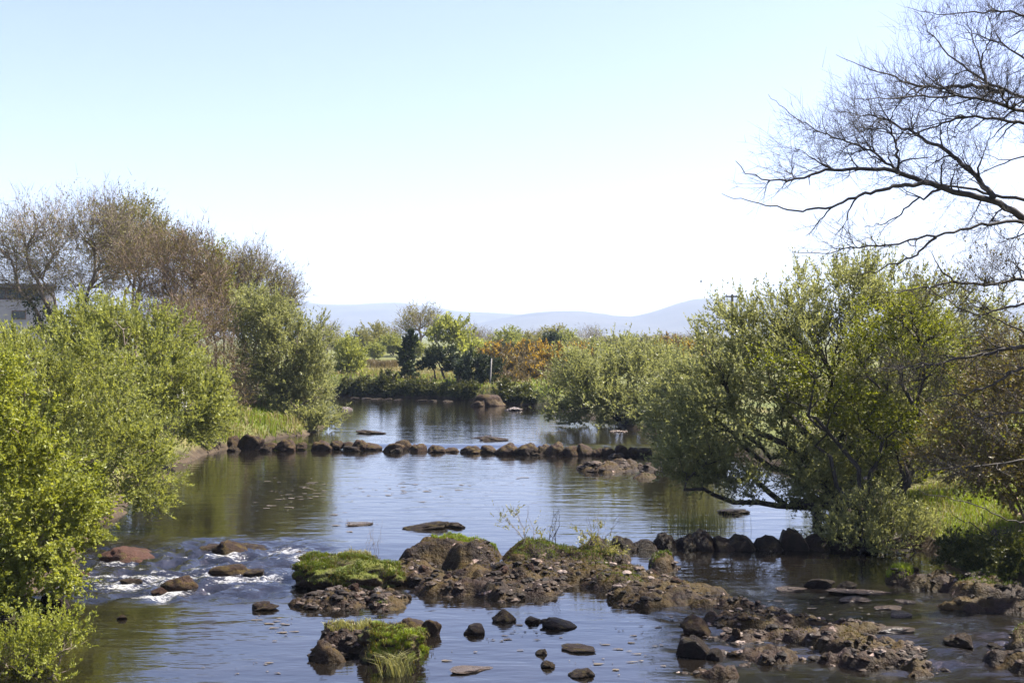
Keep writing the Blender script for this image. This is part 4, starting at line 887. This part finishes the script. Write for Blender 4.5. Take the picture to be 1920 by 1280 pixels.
# single stones in the water
def stone(px_, py_, w, h, mat, label, meshes=RS, dfac=0.8, group=None, z=0.0):
    g = G(px_, py_, z); k = g[1] / FPX
    return rock('stone' if meshes is not RB else 'boulder', label, 'stone' if meshes is not RB else 'boulder', meshes, M[mat], (g[0], g[1] + w * k * dfac * 0.3, z), w * k * 1.35, w * k * dfac * 1.35, h * k * (0.78 if meshes is RS else 1.0), group)
stone(238, 1055, 78, 24, 'red_stone', 'flat reddish boulder at the head of the rapids', RB)
stone(334, 1106, 50, 24, 'boulder', 'rounded mossy boulder in the middle of the white rapids', RB)
stone(100, 1140, 44, 26, 'boulder_dark', 'dark rounded boulder in the water under the left bush', RB)
stone(72, 1137, 24, 12, 'red_stone', 'small reddish stone left of the dark boulder under the left bush')
stone(228, 1161, 16, 7, 'stone', 'tiny dark stone alone in the calm water below the rapids')
stone(148, 1020, 34, 10, 'pale_stone', 'pale flat stone under the tips of the left bush', RF)
stone(400, 1038, 60, 14, 'stone', 'low mossy stone left of the pointed dark one above the rapids', RB, 0.6)
stone(430, 1044, 50, 26, 'boulder', 'pointed dark stone in the mossy group above the rapids', RB)
stone(468, 1038, 56, 16, 'stone', 'low mossy stone right of the pointed dark one above the rapids', RB, 0.6)
stone(425, 1077, 60, 16, 'boulder', 'dark flat stone in the rapids left of the mossy boulder', RB, 0.6)
stone(470, 1078, 40, 10, 'stone', 'small brown stone in the rapids next to the dark flat one')
stone(543, 1032, 24, 8, 'stone', 'small dark stone upstream of the mossy boulder')
stone(575, 1046, 38, 14, 'boulder', 'brown stone just left behind the mossy boulder')
stone(492, 1143, 38, 12, 'stone', 'dark stone in the calm water left of the pale shelf', RS)
stone(145, 1085, 36, 14, 'red_stone', 'reddish stone in the foam near the left bush')
stone(242, 1096, 36, 10, 'stone', 'flat stone awash in the rapids left of the rounded boulder')
stone(300, 1112, 22, 8, 'red_stone', 'small red stone below the rapids foam')
stone(726, 923, 9, 6, 'stone', 'tiny dark stone in the middle of the wide pool')
stone(795, 991, 60, 14, 'stone', 'dark flat stone in the pool just behind the islet', RF, 0.5, z=0.1)
stone(850, 988, 40, 11, 'stone', 'smaller flat stone in the pool just behind the islet', RF, 0.5, z=0.1)
stone(672, 984, 40, 5, 'pale_stone', 'pale flat stone awash in the pool left of the islet', RF, 0.5, z=0.1)
stone(947, 1164, 30, 18, 'stone', 'round dark stone at the front edge of the islet')
stone(999, 1167, 26, 11, 'stone', 'small dark stone right of the round one before the islet')
stone(1047, 1177, 50, 13, 'stone', 'oval dark stone alone in the blue shallow water', RB, 0.7)
stone(894, 1188, 32, 14, 'stone', 'round dark stone alone in the water left of centre front', RB)
stone(806, 1190, 34, 26, 'boulder', 'upright brown boulder behind the near mossy block', RB)
stone(775, 1184, 52, 20, 'boulder', 'long brown boulder leaning on the upright one behind the mossy block', RB)
stone(1016, 1227, 18, 11, 'stone', 'small upright stone in the shallow front water')
stone(1087, 1221, 56, 8, 'stone', 'flat brown stone in the shallow front water', RF, 0.6)
stone(1026, 1251, 24, 11, 'stone', 'small dark stone below the upright one in the front water')
stone(878, 1260, 60, 6, 'pale_stone', 'pale flat stone awash near the bottom edge', RF, 0.5)
stone(1093, 1268, 40, 14, 'stone', 'brown stone near the bottom edge right of centre')
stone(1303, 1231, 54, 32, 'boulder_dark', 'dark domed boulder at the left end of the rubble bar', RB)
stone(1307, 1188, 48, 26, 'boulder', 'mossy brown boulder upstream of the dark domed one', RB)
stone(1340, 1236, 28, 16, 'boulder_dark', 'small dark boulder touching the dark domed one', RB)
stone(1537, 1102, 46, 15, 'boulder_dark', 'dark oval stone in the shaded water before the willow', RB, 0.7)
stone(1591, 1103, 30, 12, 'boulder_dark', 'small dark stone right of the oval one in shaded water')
stone(1612, 1113, 100, 7, 'pale_stone', 'long pale flat stone in the shaded water', RF, 0.35)
stone(1487, 1108, 40, 9, 'pale_stone', 'pale pointed flat stone left of the dark oval one', RF, 0.5)
stone(1606, 1127, 44, 7, 'pale_stone', 'pale flat stone below the long one in shaded water', RF, 0.5)
stone(1668, 1143, 42, 7, 'pale_stone', 'pale flat stone right of mid in the dark water', RF, 0.5)
stone(1692, 1156, 32, 9, 'pale_stone', 'small pale stone below the pale flat one in dark water', RF)
stone(1678, 1186, 54, 12, 'pale_stone', 'broad pale stone awash beside the rubble bar', RF, 0.6)
stone(1697, 1130, 32, 6, 'pale_stone', 'small pale stone near the tip of the right ledge', RF, 0.5)
stone(1803, 1208, 40, 18, 'stone', 'brown stone in the glittering riffle at lower right')
stone(1866, 1217, 22, 9, 'boulder_dark', 'small dark stone in the glittering riffle at lower right')
stone(915, 761, 44, 21, 'boulder', 'large rounded boulder at the edge of the far bank', RB, 0.8, z=0.2)
stone(898, 762, 24, 11, 'boulder', 'smaller boulder leaning against the large far bank boulder', RB, 0.8, z=0.2)
stone(965, 770, 26, 7, 'pale_stone', 'pale stone at the water right of the far bank boulder', RS, z=0.2)
stone(697, 813, 44, 8, 'stone', 'low brown rock alone in the far pool, left side', RF, 0.6, z=0.2)
stone(928, 826, 40, 10, 'stone', 'low dark rock in the far pool behind the boulder row', RF, 0.6, z=0.2)
stone(895, 822, 36, 4, 'stone', 'thin rock awash left of the low dark rock in the far pool', RF, 0.5, z=0.2)
stone(648, 768, 16, 5, 'pale_stone', 'small pale stone at the left side of the far pool', RS, z=0.2)
stone(1158, 810, 26, 4, 'pale_stone', 'pale stone awash in front of the broad far willow', RF, z=0.2)
stone(1375, 962, 50, 10, 'boulder_dark', 'dark stone in the bright water under the willow', RF, 0.5, z=0.1)
for i, (px_, w) in enumerate([(665, 14), (688, 18), (708, 20), (726, 16), (747, 15), (790, 18), (812, 14), (840, 18)]):
    stone(px_, 747 + i * 0.9, w, 2.6, 'stone', '%s small stone from the left along the far waterline' % ordinal(i), RS, z=0.2, group='stones along the far waterline')

# loose stones on the islet and bar: each one an object, sharing meshes
def scatter(fz, n, zone, mats, label, group, smin, smax, seed, zlo=0.0, zhi=0.6):
    rng = np.random.default_rng(seed); k = 0
    while k < n:
        px_, D = rng.uniform(zone[0], zone[1]), rng.uniform(zone[2], zone[3]); x = XD(px_, D); z = float(fz(np.array([x]), np.array([D]))[0])
        if not (zlo < z < zhi): 
            if rng.uniform() < 0.995: continue
            z = max(z, 0.0)
        s = smin + (smax - smin) * rng.uniform() ** 2.2
        mt = mats[int(rng.integers(len(mats)))]; third = ['left', 'middle', 'right'][min(2, int(3 * (px_ - zone[0]) / (zone[1] - zone[0])))]
        lab2 = '%s %s %s third' % ({'pale_stone': 'pale', 'red_stone': 'reddish', 'stone': 'dark brown', 'boulder': 'mossy brown', 'boulder_dark': 'blackish'}[mt], label, third)
        rock('stone', lab2, 'stone', RS if rng.uniform() < 0.6 else RF, M[mt], (x, D, z - 0.015), s, s * rng.uniform(0.6, 0.95), s * rng.uniform(0.22, 0.45), group, rz=rng.uniform(0, 6.28)); k += 1
scatter(isl, 45, (570, 720, 20.0, 21.4), ['pale_stone', 'red_stone', 'pale_stone'], 'loose stone on the shelf below the wide mossy boulder,', 'stones of the pale shelf', 0.07, 0.26, 501, 0.0)
scatter(isl, 75, (760, 1330, 20.9, 23.4), ['stone', 'boulder', 'red_stone', 'stone', 'pale_stone'], 'loose stone on the front slope of the islet,', 'stones on the islet slope', 0.07, 0.26, 502, 0.02)
scatter(isl, 16, (590, 720, 17.2, 18.8), ['stone', 'red_stone', 'pale_stone'], 'loose stone beside the near mossy block,', 'stones by the near mossy block', 0.05, 0.2, 503, 0.0)
scatter(bar, 62, (1300, 1780, 16.2, 20.4), ['stone', 'pale_stone', 'boulder', 'pale_stone', 'stone'], 'loose stone on the low rubble bar,', 'stones of the rubble bar', 0.06, 0.24, 504, -0.09)
scatter(ledge, 16, (1660, 1920, 16.5, 22.6), ['stone', 'boulder', 'boulder_dark'], 'loose stone on the ledge along the right bank,', 'stones of the right ledge', 0.08, 0.3, 505, 0.0)
scatter(upper, 8, (1060, 1250, 38, 42), ['stone', 'boulder_dark', 'pale_stone'], 'loose stone on the shoal below the far boulder row,', 'stones of the far shoal', 0.12, 0.5, 506, 0.1)

# small rubble nobody could count
def mat_rubble():
    m, nt, out = new_mat('mixed_rubble'); geo = nt.nodes.new('ShaderNodeNewGeometry')
    c = ramp(nt, geo.outputs['Random Per Island'], [(0.0, (0.006, 0.0045, 0.0035)), (0.5, (0.022, 0.015, 0.010)), (0.8, (0.05, 0.035, 0.025)), (0.94, (0.10, 0.075, 0.06)), (1.0, (0.22, 0.175, 0.15))])
    n = tex(nt, 14, 4); c = mixc(nt, 0.7, c, ramp(nt, n, [(0.3, (0.4, 0.4, 0.4)), (0.7, (1.3, 1.3, 1.3))]), 'MULTIPLY')
    p = N(nt, 'ShaderNodeBsdfPrincipled', Roughness=0.65); p.inputs['Specular IOR Level'].default_value = 0.15; nt.links.new(c, p.inputs['Base Color']); nt.links.new(bump(nt, n, 0.8, 0.03), p.inputs['Normal']); nt.links.new(p.outputs[0], out.inputs[0]); return m
M['rubble'] = mat_rubble()
ICO[1] = ico(1)
def rubble(label, fz, zones, smin, smax, seed, zlo):
    rng = np.random.default_rng(seed); V0, F0 = ICO[1]; VV, FF, n0 = [], [], 0
    var = [V0 * (1 + 0.6 * noise(V0 * 1.7 + k * 5, seed + k))[:, None] * np.array([1, 0.75, 0.36]) for k in range(6)]
    for px0, px1, D0, D1, n in zones:
        px_, D = rng.uniform(px0, px1, n), rng.uniform(D0, D1, n); x = XD(px_, D); z = fz(x, D); k = (z > zlo) & (fbm2(x, D, 1.6, 2, seed + 3) > -0.25); x, D, z = x[k], D[k], z[k]
        for i in range(len(x)):
            sc = smin + (smax - smin) * rng.uniform() ** 2.5; a = rng.uniform(0, 6.28); q = var[int(rng.integers(6))] * sc
            q = np.stack([q[:, 0] * math.cos(a) - q[:, 1] * math.sin(a), q[:, 0] * math.sin(a) + q[:, 1] * math.cos(a), q[:, 2]], -1) + [x[i], D[i], max(z[i], -0.02) + sc * 0.1]
            VV.append(q); FF.append(F0 + n0); n0 += len(q)
    o = obj('rubble', mesh_from('rubble', np.concatenate(VV), [np.concatenate(FF)], False), M['rubble']); tag(o, label, 'rubble', kind='stuff')
rubble('fine stony rubble covering the islet slopes', isl, [(560, 730, 19.9, 21.5, 520), (740, 1350, 20.4, 23.8, 1900), (580, 720, 17.0, 18.8, 260)], 0.02, 0.11, 511, -0.03)
rubble('fine wet rubble of the low bar at lower right', bar, [(1270, 1800, 15.9, 20.8, 2200)], 0.015, 0.10, 512, -0.12)
rubble('fine rubble along the right bank ledge', ledge, [(1650, 1930, 16.0, 22.8, 500)], 0.02, 0.10, 513, -0.08)
rubble('fine rubble of the shoal below the far boulder row', upper, [(1050, 1260, 37.6, 42.2, 350)], 0.05, 0.22, 514, 0.03)

# pale flakes of weed and scum lying on the pool
def floating(name, label, zones, seed, mat, z):
    rng = np.random.default_rng(seed); V, F, n0 = [], [], 0
    for px_, py_, rx, ry, n in zones:
        for _ in range(n):
            g = G(px_ + rng.normal() * rx, py_ + rng.normal() * ry, z); a = (0.015 + 0.09 * rng.uniform() ** 2.5) * g[1] / 30; k = 9
            th = np.sort(rng.uniform(0, 6.28, k)); r = a * rng.uniform(0.5, 1.1, k)
            ring = np.stack([g[0] + np.cos(th) * r * 1.9, g[1] + np.sin(th) * r * 0.9, np.full(k, z + 0.006)], -1)
            cen_ = np.array([[g[0], g[1], z + 0.014]])
            V.append(np.concatenate([ring, cen_])); F.append(np.array([(n0 + i, n0 + (i + 1) % k, n0 + k) for i in range(k)])); n0 += k + 1
    o = obj(name, mesh_from(name, np.concatenate(V), [np.concatenate(F)], False), mat); tag(o, label, 'weed', kind='stuff')
M['scum'] = mat_plain('pale_water_weed', (0.07, 0.055, 0.038), 0.6, 0.5, 12)
floating('water_weed', 'flakes of pale weed floating on the wide pool', [(575, 920, 40, 14, 60), (760, 918, 50, 14, 40), (540, 945, 30, 8, 16), (690, 985, 50, 8, 12), (860, 905, 60, 12, 12)], 601, M['scum'], 0.105)
floating('water_weed', 'brownish weed mats in the shallow front water', [(510, 1165, 26, 6, 14), (520, 1185, 24, 6, 10), (960, 1190, 40, 10, 20), (1200, 1195, 50, 16, 26), (1150, 1240, 60, 14, 18), (1420, 1180, 60, 25, 40), (880, 1215, 50, 12, 8), (1560, 1150, 60, 20, 22), (470, 1250, 30, 14, 10)], 602, M['scum'], 0.004)

# saplings and sedge on the islet
def islz(px_, D): x = XD(px_, D); return np.array([x, D, float(isl(np.array([x]), np.array([D]))[0])])
make_tree('willow_sapling', 'tallest thin pale willow sapling on the crest of the islet', 'sapling', islz(990, 24.5), [(955, 975, 24.5, 32, 25, 0.3), (1000, 1000, 24.5, 30, 18, 0.3), (930, 960, 24.5, 16, 12, 0.2)], 701, M['bark_grey'], M['sedge'], stems=6, n1=8, n2=16, ntw=70, nleaf=9, lw=(0.05, 0.02), tl=0.25, r0=0.008, up=0.6, spread=0.12, twig_r=0.003)
make_tree('willow_sapling', 'bushy pale willow sapling before the near boulder row', 'sapling', islz(1120, 24.2), [(1110, 1008, 24.2, 34, 22, 0.3), (1155, 1030, 24.0, 28, 16, 0.3)], 702, M['bark_grey'], M['sedge'], stems=7, n1=10, n2=24, ntw=120, nleaf=9, lw=(0.055, 0.024), tl=0.22, r0=0.008, up=0.5, spread=0.12, twig_r=0.003)
make_tree('dead_twig', 'leafless dead twig sticking up right of the tallest sapling', 'twig', islz(1030, 24.4), [(1045, 1000, 24.4, 22, 16, 0.2)], 703, M['bark'], None, stems=4, n1=6, n2=8, ntw=20, nleaf=0, tl=0.15, r0=0.012, up=0.4, spread=0.08, twig_r=0.003)
make_tree('sallow_sprig', 'thin leafless sprigs standing in the water behind the mossy boulder', 'twig', np.array([XD(700, 25.2), 25.2, 0.05]), [(700, 1018, 25.2, 26, 14, 0.2)], 704, M['bark_grey'], None, stems=6, n1=8, n2=10, ntw=30, nleaf=0, tl=0.15, r0=0.005, up=0.7, spread=0.2, twig_r=0.0025)
n = 150; c0 = np.array([XD(740, 16.3), 16.3, 0.0])
rs = np.random.default_rng(77); a = rs.uniform(-2.9, 1.6, n); dv = np.stack([np.sin(a) * 0.9, np.cos(a) * 0.5, np.zeros(n)], -1)
root = empty('sedge_tuft', c0); tag(root, 'long-bladed yellowish sedge tuft at the bottom edge before the mossy block', 'sedge')
grass_obj('blades', rs.normal(size=(n, 3)) * [0.10, 0.08, 0.0], rs.uniform(0.22, 0.5, n), np.full(n, 0.013), 1.0, M['sedge'], 78, root, dirv=dv)
n = 260; p = np.stack([XD(1310, 28.5) + rs.normal(size=n) * 0.45, 28.5 + rs.normal(size=n) * 0.4, np.full(n, 0.08)], -1)
o = grass_obj('reeds', p, rs.uniform(0.2, 0.65, n), np.full(n, 0.010), 0.25, M['sedge'], 79); tag(o, 'thin reeds in the pool behind the near boulder row', 'reeds')

# ------------------------------------------------------------------ bank grass
def bank_grass(label, x0, x1, y0, y1, n, h, w, mat, seed, zmin=0.35, sdmax=8.0):
    rng = np.random.default_rng(seed); x = rng.uniform(x0, x1, n); y = rng.uniform(y0, y1, n); z = ground_z(x, y); sd = river_sd(x, y)
    k = (z > zmin) & (sd < sdmax) ; x, y, z = x[k], y[k], z[k]
    o = grass_obj('grass', np.stack([x, y, z - 0.02], -1), h * rng.uniform(0.4, 1.2, len(x)) * (0.75 + 0.5 * fbm2(x, y, 0.8, 2, seed + 1)), np.full(len(x), w), 0.6, M[mat], seed)
    tag(o, label, 'grass', kind='stuff')
bank_grass('sunlit grass on the right bank', 9.3, 15, 17, 30, 32000, 0.22, 0.018, 'grass', 801)
bank_grass('straw-coloured stems among the grass on the right bank', 9.3, 14, 17, 30, 6000, 0.28, 0.014, 'dry', 806)
bank_grass('straw-coloured stems in the grass between the left willows', -16.5, -10.2, 48, 64, 3500, 0.6, 0.035, 'dry', 807, 0.25, 6)
bank_grass('bright grass patch between the left willows above the far boulder row', -16.5, -10.2, 48, 64, 12000, 0.42, 0.04, 'grass', 802, 0.25, 6)
bank_grass('grass on the far bank behind the far pool', -20, 8, 74, 106, 24000, 0.3, 0.06, 'grass', 803, 0.6, 16)
bank_grass('dry pale grass scattered along the far bank', -22, 6, 78, 125, 10000, 0.55, 0.06, 'dry', 804, 0.6, 40)
bank_grass('grass on the left bank under the bushes', -16, -9, 16, 47, 9000, 0.3, 0.025, 'grass', 805, 0.4, 5)
for i, (px_, D, w, lab) in enumerate([(690, 130, 1.0, 'leftmost brown rush clump in the far field'), (716, 118, 1.5, 'wide brown rush clump in the far field left of the ivy-clad tree'), (735, 124, 0.9, 'brown rush clump in the far field nearest the ivy-clad tree')]):
    b = on_ground(px_, D); n = 900; rr = np.random.default_rng(820 + i)
    root = empty('rush_clump', b); tag(root, lab, 'rushes', 'rush clumps in the far field')
    grass_obj('blades', rr.normal(size=(n, 3)) * [w * 0.5, 0.5, 0.0], rr.uniform(0.5, 1.0, n), np.full(n, 0.05), 0.4, M['gorse'], 830 + i, root)

# ------------------------------------------------------------------ house, pole, post
def boxes(bl):
    V, F, n0 = [], [], 0
    for (x0, x1, y0, y1, z0, z1) in bl:
        V += [(x, y, z) for z in (z0, z1) for y in (y0, y1) for x in (x0, x1)]
        F += [tuple(n0 + k for k in f) for f in ((0, 2, 3, 1), (4, 5, 7, 6), (0, 1, 5, 4), (2, 6, 7, 3), (0, 4, 6, 2), (1, 3, 7, 5))]; n0 += 8
    return np.array(V, float), np.array(F)
def box(name, mat, parent, *b):
    v, f = boxes([b]); return obj(name, mesh_from(name, v, [f]), mat, parent)
M['render_wall'] = mat_plain('white_rendered_wall', (0.36, 0.34, 0.33), 0.85, 0.15, 2)
M['fascia'] = mat_plain('dark_fascia', (0.06, 0.055, 0.055), 0.6)
M['roof'] = mat_plain('grey_flat_roof', (0.14, 0.14, 0.15), 0.7)
M['frame'] = mat_plain('brown_window_frame', (0.10, 0.065, 0.05), 0.6)
m_, nt_, out_ = new_mat('window_glass'); g_ = N(nt_, 'ShaderNodeBsdfPrincipled', Roughness=0.06, IOR=1.5); g_.inputs['Base Color'].default_value = (0.06, 0.075, 0.085, 1); nt_.links.new(g_.outputs[0], out_.inputs[0]); M['glass'] = m_
HD = 84.0
hb = W(30, 640, HD); hb[2] = float(ground_z(np.array([hb[0]]), np.array([HD]))[0])
root = empty('house', hb); root.rotation_euler = (0, 0, math.radians(25)); tag(root, 'white flat-roofed house half hidden by the bare tree at the left edge', 'house')
def hz(py): return CAM_H + (HOR - py) / FPX * HD - hb[2]
xr, xl = 2.7, -9.0
top, sill = hz(540), hz(562)
box('wall', M['render_wall'], root, xl, xr, 0.0, 9.0, -0.5, sill)
box('upper_wall', M['render_wall'], root, xl, xr, 0.35, 9.0, sill, top)
rf = box('roof', M['roof'], root, xl - 0.15, xr + 0.15, -0.12, 9.2, top + 0.28, hz(531)); box('fascia', M['fascia'], rf, xl - 0.18, xr + 0.18, -0.15, 9.23, top, top + 0.28)
for i in range(8):
    x0 = xl + 0.3 + i * 1.35
    wd = box('window', M['frame'], root, x0, x0 + 1.25, 0.22, 0.347, sill + 0.01, top - 0.02)
    for k in (0, 1): box('pane', M['glass'], wd, x0 + 0.08 + k * 0.57, x0 + 0.60 + k * 0.57, 0.19, 0.217, sill + 0.1, top - 0.1)
for x0 in (-0.3, -4.2):
    wd = box('window', M['frame'], root, x0, x0 + 1.0, -0.06, -0.003, hz(598), hz(582)); box('pane', M['glass'], wd, x0 + 0.07, x0 + 0.93, -0.09, -0.063, hz(598) + 0.07, hz(582) - 0.07)

b = on_ground(1373, 105); root = empty('utility_pole', b); tag(root, 'wooden utility pole with one crossarm behind the right willows', 'pole')
zt = CAM_H + (HOR - 552) / FPX * 105 - b[2]
wd = Wood(); wd.add(np.array([[[0, 0, -0.5], [0, 0, zt * 0.5], [0, 0, zt]]]), np.array([[0.17, 0.15, 0.12]]), 10); obj('post', wd.mesh('post', np.zeros(3)), M['pole_wood'], root)
box('crossarm', M['pole_wood'], root, -0.68, 0.68, -0.19, -0.12, zt - 0.28, zt - 0.12)
for x in (-0.6, 0.0, 0.6):
    wd = Wood(); z0 = zt - 0.12
    wd.add(np.array([[[x, -0.155, z0], [x, -0.155, z0 + 0.06], [x, -0.155, z0 + 0.12], [x, -0.155, z0 + 0.16]]]), np.array([[0.02, 0.05, 0.05, 0.02]]), 8); obj('insulator', wd.mesh('insulator', np.zeros(3)), M['fascia'], root)
b = on_ground(919, 85.5); root = empty('fence_post', b); tag(root, 'thin pale leaning post on the far bank beside the dark evergreen bush', 'post'); root.rotation_euler = (0, math.radians(3), 0)
wd = Wood(); wd.add(np.array([[[0, 0, -0.4], [0, 0, 0.9], [0, 0, 1.95], [0, 0, 1.98]]]), np.array([[0.06, 0.055, 0.05, 0.02]]), 8); obj('shaft', wd.mesh('shaft', np.zeros(3)), M['wood_post'], root)
